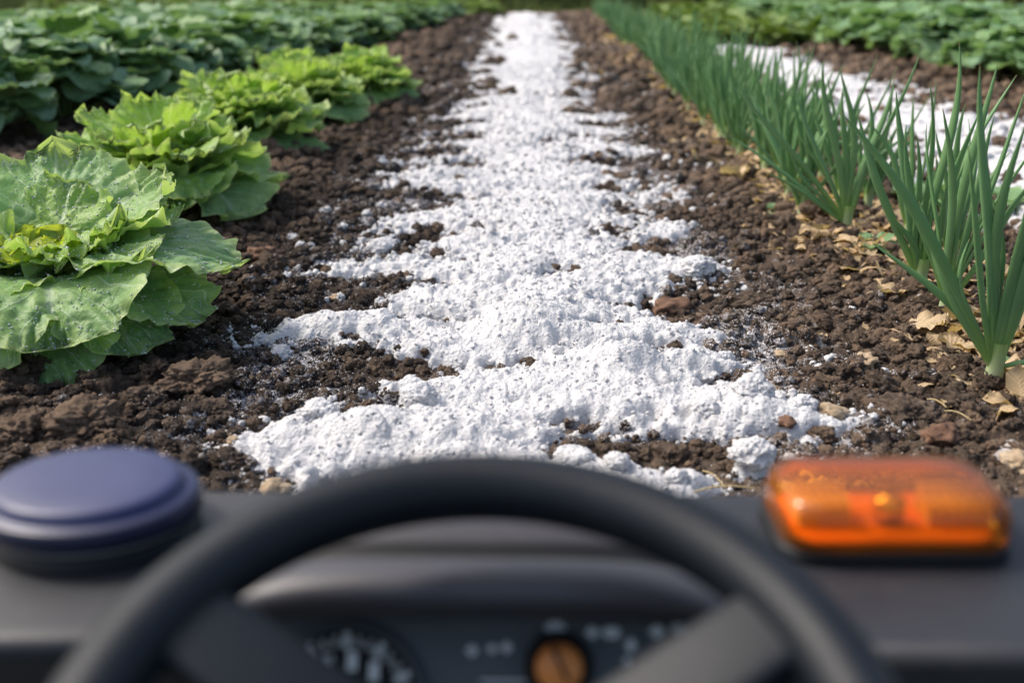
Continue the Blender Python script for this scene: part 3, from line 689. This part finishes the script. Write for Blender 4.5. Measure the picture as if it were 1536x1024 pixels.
# ---------------------------------------------------------------- leafy rows left and right
def bush_proto(name, seed, mat, h, rad, nl, lr, res=(9, 9)):
    rr = random.Random(seed); root = empty(name); mg = Merge(); st = Merge()
    for i in range(nl):
        f = rr.random(); az = rr.uniform(0, 2 * PI); r_ = rad * math.sqrt(rr.random()) * .9
        zt = h * (1 - .55 * (r_ / rad) ** 2) * rr.uniform(.45, 1.0)
        L = lr * rr.uniform(1.3, 2.1); W = lr * rr.uniform(.75, 1.1)
        V, uv, E, F = leaf(L, W, R(rr.uniform(-5, 85)), R(rr.uniform(40, 120)), seed + i * 1.7, .34, .12, res[0], res[1], .05, .05, bull=.002)
        V = V - np.array([L * .5, 0, 0]); a2 = az + rr.uniform(-.8, .8)
        V = rotz(V, a2) + np.array([math.cos(az) * r_, math.sin(az) * r_, zt])
        mg.add(V, uv, E, F, rr.uniform(.3, 1))
        if i % 3 == 0:
            P = [(0, 0, -.03), (math.cos(az) * r_ * .35, math.sin(az) * r_ * .35, zt * .6), (math.cos(az) * r_ * .9, math.sin(az) * r_ * .9, zt)]
            V, uv, F, t = tubeV(P, np.array([.008, .006, .004]), 5); st.add(V, uv, t, F, t)
    mg.obj('foliage', mat, root); st.obj('stem', M['stem'], root)
    return root
protos = {}
for kind, mat, h, rad, nl, lr in (('dark', 'cabbage', .42, .28, 95, .085), ('pale', 'squash', .41, .28, 95, .086), ('low', 'yellow_leaf', .20, .2, 50, .05)):
    protos[kind] = [bush_proto('leafy_plant', {'dark': 900, 'pale': 940, 'low': 980}[kind] + q * 11, M[mat], h, rad, nl, lr) for q in range(3)]
used = set()
def plant(kind, x, y, s, sz, label, group):
    q = ri.randrange(3); p = protos[kind][q]
    o = p if (kind, q) not in used else copy_tree(p)
    used.add((kind, q))
    o.location = (x, y, float(base_h(np.array([x]), np.array([y]))[0]) - .01); o.rotation_euler = (0, 0, ri.uniform(0, 6.28)); o.scale = (s, s, sz)
    tag(o, label, 'leafy plant', group)
nb = 0
def hh(y): return float(np.interp(y, [3, 5, 8, 12], [1.0, .86, .66, .5]))
# left plot: rows run slightly towards the lime in the distance
first = ['dark blue-green leafy plant at the left frame edge, front corner of its plot', 'dark leafy plant second along the front of the left plot', 'dark leafy plant third along the front of the left plot, behind the second lettuce']
for row in range(6):
    y = 3.55 + row * .1; j = 0
    while y < 11.5:
        xe = float(np.interp(y, [3.4, 4.2, 7.1, 10.4, 12], [-1.98, -1.80, -1.38, -1.00, -.9]))
        x = xe - row * .46 - row * max(0, y - 4) * .02
        if x < -(y + .5) * .62 - .3: y += .42; continue
        s = ri.uniform(.9, 1.12) * (1.0 if y < 8 else .9)
        lb = first[j] if (row == 0 and j < 3) else ('dark green leafy plant in the front row of the left plot behind the lettuces' if row == 0 else 'dark green leafy plant in the inner rows of the left plot')
        plant('dark', x + ri.uniform(-.05, .05), y + ri.uniform(-.05, .05), s, s * hh(y) * (.95 if row < 3 else .85), lb, 'dark leafy plants of the left plot' if not (row == 0 and j < 3) else 'dark leafy plants at the front of the left plot')
        nb += 1; j += 1; y += .42
firstr = ['pale green lobed plant at the right edge of the frame, front of the right plot', 'pale green leafy plant next along the front of the right plot']
for row in range(5):
    y = 3.7 + row * .12; j = 0
    while y < 11.5:
        x = 2.50 + row * .5 - max(0, y - 6) * .04
        if x > (y + .5) * .62 + .3: y += .44; continue
        s = ri.uniform(.9, 1.12)
        lb = firstr[j] if (row == 0 and j < 2) else ('pale leafy plant in the front row of the right plot beyond the lime band' if row == 0 else 'pale green leafy plant in the inner rows of the right plot')
        plant('pale', x + ri.uniform(-.05, .05), y + ri.uniform(-.05, .05), s, s * hh(y) * .95, lb, 'pale leafy plants of the right plot' if not (row == 0 and j < 2) else 'pale leafy plants at the front of the right plot')
        nb += 1; j += 1; y += .44
for k in range(34):       # low yellowish plants at the far end
    x = -.55 - (k % 12) * .45 + ri.uniform(-.1, .1); y = 12.2 + (k // 12) * .5 + ri.uniform(-.1, .1)
    plant('low', x, y, ri.uniform(1.0, 1.4), ri.uniform(.8, 1.1), 'low yellowish green plant at the far end of the left plot', 'low plants at the far end')
for k in range(42):
    x = 1.25 + (k % 6) * .34 + (k // 18) * .3 + ri.uniform(-.1, .1); y = 7.9 + (k // 6) * .7 + ri.uniform(-.1, .1)
    plant('low', x, y, ri.uniform(1.0, 1.4), ri.uniform(.8, 1.1), 'low bright green plant beyond the end of the second lime band', 'low plants beyond the second lime band')
print('bushes', nb)

# small weeds
def weed(px, py, r, label, seed):
    x, y = ground_at(px, py); root = empty('weed', (x, y, float(top_h(x, y)[0][0]))); tag(root, label, 'weed', 'small weeds on the soil')
    rr = random.Random(seed); mg = Merge()
    for i in range(7):
        V, uv, E, F = leaf(r * rr.uniform(.8, 1.2), r * .38, R(rr.uniform(20, 60)), R(55), seed + i, .2, .15, 9, 12, .25, .08, bull=.001)
        mg.add(rotz(V, i * .9 + rr.random()), uv, E, F, .5)
    mg.obj('leaves', M['squash'], root)
    V, uv, F, t = tubeV([(0, 0, -.01), (0, 0, .004), (0, 0, .012)], np.array([.003, .003, .002]), 6); mesh_obj('stem', V, F, M['stem'], root)
weed(1165, 312, .035, 'tiny pale weed at the foot of the onion row', 1)
weed(1395, 300, .10, 'leafy green weed on the second lime band seen through the onion leaves', 2)
weed(1500, 300, .10, 'leafy green weed near the right edge on the second lime band', 3)
weed(1530, 548, .035, 'small weed at the right edge beside the nearest onion', 4)
weed(1310, 385, .045, 'small green weed right of the heap of dry skins', 6)
weed(930, 165, .05, 'faint weed at the right edge of the lime band in the distance', 7)

# ---------------------------------------------------------------- dry skins, litter, straw
def dry_leaf(px, py, L, label, seed, group='dry leaves and skins at the feet of the onions', el=25):
    x, y = ground_at(px, py); rr = random.Random(seed)
    V, uv, E, F = leaf(L, L * rr.uniform(.35, .6), R(el * rr.uniform(.5, 1.6)), R(rr.uniform(40, 150)), seed, .6, rr.uniform(-.3, .5), 15, 18, .02, .22, bull=.002)
    V = rotz(V - np.array([L * .4, 0, 0]), rr.uniform(0, 6.28))
    o = mesh_obj('dry_leaf', V, F, M['dry'], None, {'tone': np.full(len(V), rr.random()), 'edge': E * .8}, uv=uv)
    o.location = (x, y, float(top_h(x, y)[0][0]) + L * .10); tag(o, label, 'dry leaf', group)
DL = [(1385, 492, .055, 'crumpled tan dry skin at the foot of the second onion'), (1412, 500, .045, 'brown dry skin pressed against the second onion'), (1445, 568, .035, 'small pale ivory dry leaf left of the nearest onion'),
      (1340, 446, .04, 'narrow pale dry chip on the soil left of the third onion'), (1228, 368, .07, 'tan dry skin at the left of the heap below the fanned onion'), (1255, 362, .07, 'tan dry skin in the middle of the heap below the fanned onion'),
      (1275, 378, .06, 'curled dry skin at the front of the heap below the fanned onion'), (1320, 355, .075, 'pale dry skin right of the fanned onion'), (1335, 372, .06, 'second pale dry skin right of the fanned onion'),
      (1305, 345, .06, 'dry skin behind the fanned onion stalks'), (1100, 262, .07, 'tan dry skin left of the onion row in the middle distance'), (1145, 248, .075, 'round tan dry skin by the row in the middle distance'),
      (1130, 215, .07, 'upright dry skin among the middle onions'), (1050, 178, .07, 'blurred tan dry skin beside the middle onions'), (1430, 600, .03, 'little brown leaf scrap below the nearest onion'),
      (1520, 590, .05, 'brown dry skin at the right edge below the nearest onion'), (1500, 610, .04, 'rusty leaf scrap at the right edge of the soil'), (960, 95, .10, 'blurred orange dry leaf far along the row'), (915, 70, .12, 'orange dry leaf farthest along the onion row'),
      (1200, 345, .05, 'flat tan skin left of the heap'), (1170, 372, .04, 'thin brown skin on the soil left of the heap'), (1460, 520, .05, 'dry skin between the nearest and the second onion'), (1500, 500, .05, 'dry skin behind the nearest onion'), (1350, 400, .05, 'reddish dry skin behind the third onion')]
for i, (px, py, L, lb) in enumerate(DL): dry_leaf(px, py, L * 1.1, lb, 40 + i * 3.1)
# fine litter of the onion row, nobody could count it
rl = np.random.RandomState(9); mg = Merge()
for i in range(3000):
    y = 1.3 * (9 / 1.3) ** rl.rand(); x = .75 + rl.randn() * .085 + (.04 if y < 2 else 0)
    L = (.006 + .036 * rl.rand() ** 1.9) * (1 + .12 * y); sd_ = rl.rand() * 90
    V, uv, E, F = leaf(L * (1.5 if i % 2 else 1), L * (.10 if i % 2 else .42), rl.rand() * .8, rl.rand() * 2.5, sd_, .6, .3, 5, 6, .02, .3, bull=.0005)
    V = rotz(V, rl.rand() * 6.28) + np.array([x, y, float(top_h(x, y)[0][0]) + .005]); mg.add(V, uv, E, F, rl.rand())
o = mg.obj('leaf_litter', M['dry'], None); tag(o, 'scraps of brown dry skins and leaf litter under the onion row', 'leaf litter', kind='stuff')
def straw(px, py, L, ang, label, r=.0011):
    x, y = ground_at(px, py); a = R(ang); P = []
    for t in np.linspace(-.5, .5, 7):
        X = x + math.cos(a) * t * L; Y = y + math.sin(a) * t * L
        P.append((X, Y, 0))
    P = np.array(P); P[:, 2] = top_h(P[:, 0], P[:, 1])[0].max() + .001 + .004 * np.sin(np.linspace(0, 3, 7)); P[:, 1] += .003 * np.sin(np.linspace(0, 4, 7))
    V, uv, F, t = tubeV(P - np.array([x, y, 0]), np.full(7, r), 6); o = mesh_obj('straw', V, F, M['straw']); o.location = (x, y, 0); tag(o, label, 'straw', 'bits of straw on the soil')
straw(1090, 724, .075, 8, 'pale straw stalk lying across the soil between wheel and beacon', .0013)
straw(1075, 700, .05, 115, 'short straw standing up beside the long straw', .001)
straw(1405, 600, .035, 120, 'short straw on the soil below the nearest onions')
straw(1435, 622, .04, 130, 'straw on the soil lower right of the nearest onion')
straw(1450, 650, .03, 40, 'thin straw near the brown stone at right')
straw(135, 563, .05, -20, 'brown twig under the front leaves of the nearest lettuce')

# ---------------------------------------------------------------- far side: grass and hedge
rg = np.random.RandomState(12); n_ = 26000
gx = (rg.rand(n_) * 2 - 1) * 14; gy = 13.4 + rg.rand(n_) ** 1.3 * 8; side_ = rg.rand(n_) < .25; gx = np.where(side_, -5.0 - rg.rand(n_) * 5, gx); gy = np.where(side_, 7 + rg.rand(n_) * 7, gy)
a = rg.rand(n_) * 6.28; hgt = .10 + .16 * rg.rand(n_); wd = .008 + .008 * rg.rand(n_); ln = rg.randn(n_, 2) * .06
b0 = np.stack([gx - np.cos(a) * wd, gy - np.sin(a) * wd, np.full(n_, -.07)], -1); b1 = np.stack([gx + np.cos(a) * wd, gy + np.sin(a) * wd, np.full(n_, -.07)], -1)
tp = np.stack([gx + ln[:, 0], gy + ln[:, 1], -.06 + hgt], -1)
V = np.stack([b0, b1, tp], 1).reshape(-1, 3); F = np.arange(n_ * 3).reshape(-1, 3)
o = mesh_obj('grass', V, F, M['grass']); tag(o, 'rough olive grass beyond the far end of the plots', 'grass', kind='stuff')
def shrub(x, y, h, rad, seed, label):
    rr = np.random.RandomState(seed); root = empty('shrub', (x, y, -.06)); tag(root, label, 'shrub', 'shrubs of the hedge beyond the field')
    n_ = 2600; c = rr.randn(26, 3) * np.array([rad * .5, rad * .45, h * .24]) + np.array([0, 0, h * .52])
    ci = rr.randint(26, size=n_); dd = rr.randn(n_, 3); dd /= np.linalg.norm(dd, axis=1)[:, None]
    P = c[ci] + dd * (rr.rand(n_) ** .4 * rad * .33)[:, None]; P[:, 2] = np.abs(P[:, 2])
    s = .05 + .05 * rr.rand(n_); t = rr.randn(n_, 3); t /= np.linalg.norm(t, axis=1)[:, None]; bq = np.cross(t, dd) ; bq /= np.linalg.norm(bq, axis=1)[:, None] + 1e-6
    q = np.stack([P - t * s[:, None], P + bq * s[:, None] * .5, P + t * s[:, None], P - bq * s[:, None] * .5], 1).reshape(-1, 3)
    F = np.arange(n_ * 4).reshape(-1, 4)
    mesh_obj('crown', q, F, M['tree_leaf'], root, {'tone': np.repeat(rr.rand(n_), 4), 'edge': np.repeat(rr.rand(n_) * .6, 4)}, smooth=False, uv=np.tile([[.5, 0], [1, .5], [.5, 1], [0, .5]], (n_, 1)))
    V = []; mgt = Merge()
    for k in range(5):
        a = rr.rand() * 6.28; P = [(0, 0, -.05), (math.cos(a) * .08, math.sin(a) * .08, h * .3), (math.cos(a) * rad * .5, math.sin(a) * rad * .5, h * .75)]
        v_, uv, f_, tt = tubeV(P, np.array([.045, .03, .01]), 6); mgt.add(v_, uv, tt, f_, tt)
    mgt.obj('trunk', M['bark'], root)
for k in range(13):
    x = .2 + k * .95 + rg.rand() * .3; shrub(x, 14.9 + rg.rand() * .8, 1.5 + rg.rand() * .8, .85, 60 + k, 'dark green shrub in the blurred hedge beyond the right plot')
for k in range(4):
    shrub(-.4 - k * .9, 16.6 + rg.rand(), 1.5 + rg.rand() * .6, .8, 90 + k, 'dark shrub beyond the end of the central lime band')
for k in range(9):
    shrub(-4.6 - k * 1.3, 19.5 + rg.rand() * 2, 2.0 + rg.rand(), 1.0, 120 + k, 'dark shrub beyond the grass behind the left plot')

# ---------------------------------------------------------------- the tractor: dashboard, cowl, panel, wheel
tr = empty('tractor', (0, .3, 0)); tag(tr, 'dark grey open tractor cab front with steering wheel, gauge cowl and flat dashboard shelves', 'tractor')
def par(o, p=tr):
    o.parent = p; o.matrix_parent_inverse = Matrix.Translation(-Vector(p.location)) if p is tr else o.matrix_parent_inverse
    return o
DZ = .26
# dashboard: U-shaped shelf, extruded, rounded
bm = bmesh.new()
pts = [(-.52, .462), (-.186, .462), (-.184, .548), (.132, .548), (.134, .462), (.52, .462), (.52, .62), (.40, .640), (-.40, .640), (-.52, .62)]
vs_ = [bm.verts.new((x, y, DZ)) for x, y in pts]; f = bm.faces.new(vs_)
r_ = bmesh.ops.extrude_face_region(bm, geom=[f]); bmesh.ops.translate(bm, vec=(0, 0, -.07), verts=[e for e in r_['geom'] if isinstance(e, bmesh.types.BMVert)])
bmesh.ops.recalc_face_normals(bm, faces=bm.faces[:])
bmesh.ops.bevel(bm, geom=[e for e in bm.edges if all(abs(v.co.z - DZ) < .001 for v in e.verts)], offset=.012, segments=4, affect='EDGES', profile=.6)
o = bm_obj('dashboard', bm, M['dash'], smooth=False); par(o)
dash = o
for p in o.data.polygons: p.use_smooth = p.normal.z < .99 and p.area < .01
# dark lower front panels under the shelf
def rbox(name, x0, x1, y0, y1, z0, z1, bev, mat, parent=None, seg=3):
    bm = bmesh.new(); bmesh.ops.create_cube(bm, size=1)
    for v in bm.verts: v.co = ((x0 + x1) / 2 + v.co.x * (x1 - x0), (y0 + y1) / 2 + v.co.y * (y1 - y0), (z0 + z1) / 2 + v.co.z * (z1 - z0))
    if bev: bmesh.ops.bevel(bm, geom=bm.edges[:], offset=bev, segments=seg, affect='EDGES', profile=.5)
    return bm_obj(name, bm, mat, parent, smooth=True)
par(rbox('front_panel', -.50, -.192, .475, .60, .02, .187, .006, M['black']))
par(rbox('front_panel', .140, .50, .475, .60, .02, .187, .006, M['black']))
par(rbox('body_panel', -.49, .49, .613, .635, .02, .21, .006, M['paint']))
for sx in (-1, 1):
    o = par(rbox('air_vent', *((.20, .40) if sx > 0 else (-.42, -.22)), .470, .474, .10, .165, .0015, M['dash']))
# cowl over the instruments: arched hood with two raised lips and a groove
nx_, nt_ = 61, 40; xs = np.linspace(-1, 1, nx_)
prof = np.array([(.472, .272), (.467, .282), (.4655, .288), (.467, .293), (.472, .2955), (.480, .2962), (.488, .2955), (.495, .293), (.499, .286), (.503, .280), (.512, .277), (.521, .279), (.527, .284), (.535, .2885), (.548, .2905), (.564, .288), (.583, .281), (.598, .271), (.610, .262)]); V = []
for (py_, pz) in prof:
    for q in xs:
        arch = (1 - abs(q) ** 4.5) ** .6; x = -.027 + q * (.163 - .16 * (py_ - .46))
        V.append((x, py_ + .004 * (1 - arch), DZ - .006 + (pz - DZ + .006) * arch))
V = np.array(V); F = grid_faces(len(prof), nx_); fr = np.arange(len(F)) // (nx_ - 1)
o = mesh_obj('cowl', V, F[:, ::-1], mats=[M['cowl'], M['black']], mi=((fr >= 8) & (fr <= 11)).astype(int)); par(o); md = o.modifiers.new('thick', 'SOLIDIFY'); md.thickness = .003; md.offset = -1  # groove rows in black: the shade of the hollow is put into the colour
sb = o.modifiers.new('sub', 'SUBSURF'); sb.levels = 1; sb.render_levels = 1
# panel recessed below the cowl
PY, PZ, TILT = .528, .262, R(-35)
ip = empty('instrument_panel', (0, 0, 0)); ip.parent = tr; ip.location = (0, PY - .3, PZ); ip.rotation_euler = (TILT, 0, 0)
# local axes: x right, z up the panel, -y towards the driver
def pl(name, bm, mat, loc=(0, 0, 0)):
    o = bm_obj(name, bm, mat, ip); o.location = loc; return o
o = rbox('panel_face', -.182, .130, 0, .008, -.15, .020, .003, M['panel'], ip)
def disc_ring(r0, r1, d, n=48):
    bm = bmesh.new(); prof_ = [(r0, 0), (r0, -d), ((r0 + r1) / 2, -d * 1.25), (r1, -d), (r1, 0)]
    rows = []
    for i in range(n):
        a = i / n * 2 * PI; rows.append([bm.verts.new((math.cos(a) * r, y_, math.sin(a) * r)) for r, y_ in prof_])
    for i in range(n):
        A, B = rows[i], rows[(i + 1) % n]
        for j in range(4): bm.faces.new((A[j], A[j + 1], B[j + 1], B[j]))
    bmesh.ops.recalc_face_normals(bm, faces=bm.faces[:]); return bm
def disc(r, d, n=48, dome=0):
    bm = bmesh.new(); prof_ = [(r, 0), (r, -d * .8), (r * .93, -d)] + ([(r * .6, -d - dome * .7), (r * .25, -d - dome)] if dome else [])
    rows = []
    for i in range(n):
        a = i / n * 2 * PI; rows.append([bm.verts.new((math.cos(a) * q, y_, math.sin(a) * q)) for q, y_ in prof_])
    for i in range(n):
        A, B = rows[i], rows[(i + 1) % n]
        for j in range(len(prof_) - 1): bm.faces.new((A[j], A[j + 1], B[j + 1], B[j]))
    bm.faces.new([rw[-1] for rw in rows]); bmesh.ops.recalc_face_normals(bm, faces=bm.faces[:]); return bm
gx_, gz_ = -.108, -.079
pl('gauge_face', disc(.046, .002), M['black'], (gx_, -.0002, gz_))
pl('gauge_ring', disc_ring(.046, .050, .005), M['panel'], (gx_, -.0003, gz_))
bm = bmesh.new()
def slab(bm, cx, cz, w_, h_, a, y0=-.0036, d=.0008):
    vs0 = []
    for yy_ in (y0, y0 + d):
        for sx, sz in ((-1, -1), (1, -1), (1, 1), (-1, 1)):
            x_, z_ = sx * w_ / 2, sz * h_ / 2
            vs0.append(bm.verts.new((cx + x_ * math.cos(a) - z_ * math.sin(a), yy_, cz + x_ * math.sin(a) + z_ * math.cos(a))))
    for q in ((0, 1, 2, 3), (7, 6, 5, 4), (0, 4, 5, 1), (1, 5, 6, 2), (2, 6, 7, 3), (3, 7, 4, 0)): bm.faces.new([vs0[i] for i in q])
for k in range(25):
    a = R(215 - k * 10.4); mj = k % 3 == 0; rr_ = .039
    slab(bm, gx_ + math.cos(a) * rr_, gz_ + math.sin(a) * rr_, .0038 if mj else .0018, .0095 if mj else .006, a - PI / 2)
o = bm_obj('gauge_ticks', bm, M['white_mark'], ip, False)
bm = bmesh.new()
for k in (3, 4, 5):     # short bold strokes, the blurred figures of the dial
    a = R(215 - k * 31.2 - 8); slab(bm, gx_ + math.cos(a) * .0275, gz_ + math.sin(a) * .0275, .0055, .011, 0)
bm_obj('gauge_figures', bm, M['white_mark'], ip, False)
bm = bmesh.new(); slab(bm, gx_ - .012, gz_ - .004, .0022, .034, R(70), -.005); bm_obj('gauge_needle', bm, M['orange_knob'], ip, False)
kx_, kz_ = .0216, -.0540
pl('knob_collar', disc_ring(.0145, .021, .006), M['black'], (kx_, -.0002, kz_))
kn = pl('knob', disc(.0145, .014, 32, .003), M['orange_knob'], (kx_, -.0005, kz_))
bm = bmesh.new(); slab(bm, 0, .003, .0022, .022, R(25), -.0185, .003); bm_obj('knob_grip', bm, M['black'], kn)
icons = [(kx_ - .002, -.0315, .011, .006), (.0422, -.0341, .007, .0055), (.0541, -.034, .010, .0055), (.0819, -.033, .008, .006), (.0955, -.0309, .008, .006), (.0658, -.0414, .005, .007), (.0632, -.0504, .004, .004), (-.0315, -.0453, .006, .005), (-.0192, -.0441, .005, .004), (-.0102, -.0432, .006, .005), (-.012, -.063, .024, .0012), (-.012, -.075, .024, .0012)]
for (ix, iz, iw, ih) in icons:
    bm = bmesh.new(); slab(bm, ix, iz, iw * 1.15, ih * 1.2, 0, -.0012, .001); bmesh.ops.bevel(bm, geom=[e for e in bm.edges if abs(e.verts[0].co.y - e.verts[1].co.y) > .0005], offset=min(iw, ih) * .35, segments=2, affect='EDGES')
    bm_obj('indicator_mark', bm, M['white_mark'], ip, False)
par(rbox('steering_column', -.055, .012, .36, .45, .10, .185, .02, M['black']))
par(rbox('cab_floor', -.49, .49, -.25, .60, .0, .018, .004, M['black']))

# steering wheel
WC = Vector((-.0205, .319, .322)); WT = R(10)
def torus(Rm, r, n=128, k=24, e=1.0):
    V = []
    for i in range(n):
        a = i / n * 2 * PI
        for j in range(k):
            t = j / k * 2 * PI; rr_ = Rm + r * math.cos(t)
            V.append((rr_ * math.cos(a), rr_ * math.sin(a), r * e * math.sin(t)))
    F = []
    for i in range(n):
        for j in range(k):
            F.append((i * k + j, ((i + 1) % n) * k + j, ((i + 1) % n) * k + (j + 1) % k, i * k + (j + 1) % k))
    return np.array(V), np.array(F)
V, F = torus(.1645, .0185, e=1.0)
wh = mesh_obj('steering_wheel', V, F, M['wheel'], tr); wh.location = WC - Vector((0, .3, 0)); wh.rotation_euler = (WT, 0, 0)
def spoke(a_deg, w0, w1):
    a = R(a_deg); n = 16; k = 20; V = []
    for i in range(n):
        t = i / (n - 1); rad_ = .030 + (.168 - .030) * t; z = -.05 * (1 - t) ** 1.2
        wd_ = w0 + (w1 - w0) * (t) ** 1.2 + .012 * max(0, (t - .8) / .2) ** 2; th_ = .0075 + .003 * t
        for j in range(k):
            u_ = j / k * 2 * PI; c_, s_ = math.cos(u_), math.sin(u_)
            cx_ = math.copysign(abs(c_) ** .45, c_) * wd_; cz_ = math.copysign(abs(s_) ** .4, s_) * th_
            V.append((math.cos(a) * rad_ - math.sin(a) * cx_, math.sin(a) * rad_ + math.cos(a) * cx_, z + cz_))
    return np.array(V), grid_faces(n, k, True)
for a in (154, 26, 270):
    V, F = spoke(a, .026, .0215); mesh_obj('spoke', V, F, M['wheel'], wh)
V, F = torus(.012, .030, 48, 16, .5); V[:, 2] -= .045; hb = mesh_obj('hub', V, F, M['wheel'], wh)
V, uv, F, t = tubeV([(0, 0, -.04), (0, .01, -.08), (0, .02, -.14)], np.array([.022, .02, .02]), 20, side=(1, 0, 0)); mesh_obj('column_shaft', V, F, M['black'], wh)

# ---------------------------------------------------------------- blue capped lamp base and amber beacon (stand on the shelf)
def lathe(name, prof, mat, parent, n=72, ex=1.0, ey=1.0):
    V = []
    for r, z in prof:
        for i in range(n):
            a = i / n * 2 * PI; V.append((r * math.cos(a) * ex, r * math.sin(a) * ey, z))
    k = len(prof); F = grid_faces(k, n, True); V.append((0, 0, prof[-1][1])); top = len(V) - 1
    T = np.array([((k - 1) * n + i, (k - 1) * n + (i + 1) % n, top) for i in range(n)])
    return mesh_obj(name, np.array(V), [F, T], mat, parent)
bc = empty('round_canister', (-.290, .580, DZ)); bc.scale = (1.06, .82, .77); tag(bc, 'low round canister with flat navy blue lid and black base on left dashboard', 'canister')
lathe('base', [(.064, .0003), (.0665, .002), (.0665, .004), (.062, .0065), (.062, .016)], M['black'], bc)
lathe('trim_ring', [(.064, .0155), (.0655, .0165), (.0655, .0185), (.063, .0195)], M['metal'], bc)
lathe('lid_skirt', [(.066, .0195), (.0690, .021), (.0700, .030), (.0690, .0360), (.0680, .0385), (.0655, .0398), (.05, .0399)], M['blue_dark'], bc)
lathe('lid', [(.0640, .0400), (.0600, .0410), (.0590, .0425), (.0585, .047), (.0565, .0500), (.0525, .0515), (.03, .0523), (.01, .0525)], M['blue'], bc)

bk = empty('warning_beacon', (.240, .585, DZ), R(1)); bk.scale = (.97, .90, .82); tag(bk, 'amber rectangular warning beacon with rounded corners on black base, right on dashboard', 'beacon')
def rrect(hx, hy, r, n=8):
    P = []
    for cx_, cy_, a0 in ((hx - r, hy - r, 0), (-hx + r, hy - r, 90), (-hx + r, -hy + r, 180), (hx - r, -hy + r, 270)):
        for i in range(n + 1):
            a = R(a0 + 90 * i / n); P.append((cx_ + r * math.cos(a), cy_ + r * math.sin(a)))
    return P
def loft(name, layers, mat, parent, cap0=True, cap1=True):
    V = []; n = None
    for (hx, hy, r, z) in layers:
        P = rrect(hx, hy, r); n = len(P); V += [(x, y, z) for x, y in P]
    F = grid_faces(len(layers), n, True); ext = [F]; V = list(V)
    def cap(k, flip):
        V.append((0, 0, V[k * n][2])); c_ = len(V) - 1
        return np.array([((k * n + (i + 1) % n, k * n + i, c_) if flip else (k * n + i, k * n + (i + 1) % n, c_)) for i in range(n)])
    if cap0: ext.append(cap(0, True))
    if cap1: ext.append(cap(len(layers) - 1, False))
    return mesh_obj(name, np.array(V), ext, mat, parent)
loft('base', [(.076, .044, .024, .0004), (.079, .047, .026, .002), (.079, .047, .026, .008), (.076, .044, .024, .0105)], M['black'], bk)
loft('lens', [(.0760, .0450, .024, .0110), (.0770, .0460, .024, .014), (.0765, .0455, .024, .030), (.0740, .0430, .023, .042), (.0700, .0390, .021, .0475), (.0650, .0340, .018, .0495), (.03, .015, .008, .0500)], M['amber'], bk)
loft('inner_tray', [(.068, .037, .018, .0125), (.068, .037, .018, .015), (.064, .033, .016, .016)], M['orange_knob'], bk)
for sx, hw in ((-.046, .018), (.046, .022)):
    bm = bmesh.new()                              # louvred reflector: a tilted back plate with upright ribs
    def bxx(x0, x1, y0, y1, z0, z1):
        q = bmesh.ops.create_cube(bm, size=1)['verts']
        for v in q: v.co = ((x0 + x1) / 2 + v.co.x * (x1 - x0), (y0 + y1) / 2 + v.co.y * (y1 - y0), (z0 + z1) / 2 + v.co.z * (z1 - z0))
    bxx(-hw, hw, .010, .013, .017, .040)
    for k in range(6): xx = -hw + .002 + k * (2 * hw - .004) / 5; bxx(xx - .0008, xx + .0008, -.014, .0098, .0170, .0385)
    o = bm_obj('reflector', bm, M['amber_inner'], bk, False); o.location = (sx, -.004, 0)
bm = bmesh.new(); bmesh.ops.create_cube(bm, size=1)
for v in bm.verts: v.co = (v.co.x * .019, -.010 + v.co.y * .014, .0285 + v.co.z * .023)
bmesh.ops.bevel(bm, geom=bm.edges[:], offset=.003, segments=3, affect='EDGES'); bm_obj('bulb', bm, M['chrome'], bk)
# ---------------------------------------------------------------- end
bpy.context.view_layer.update()
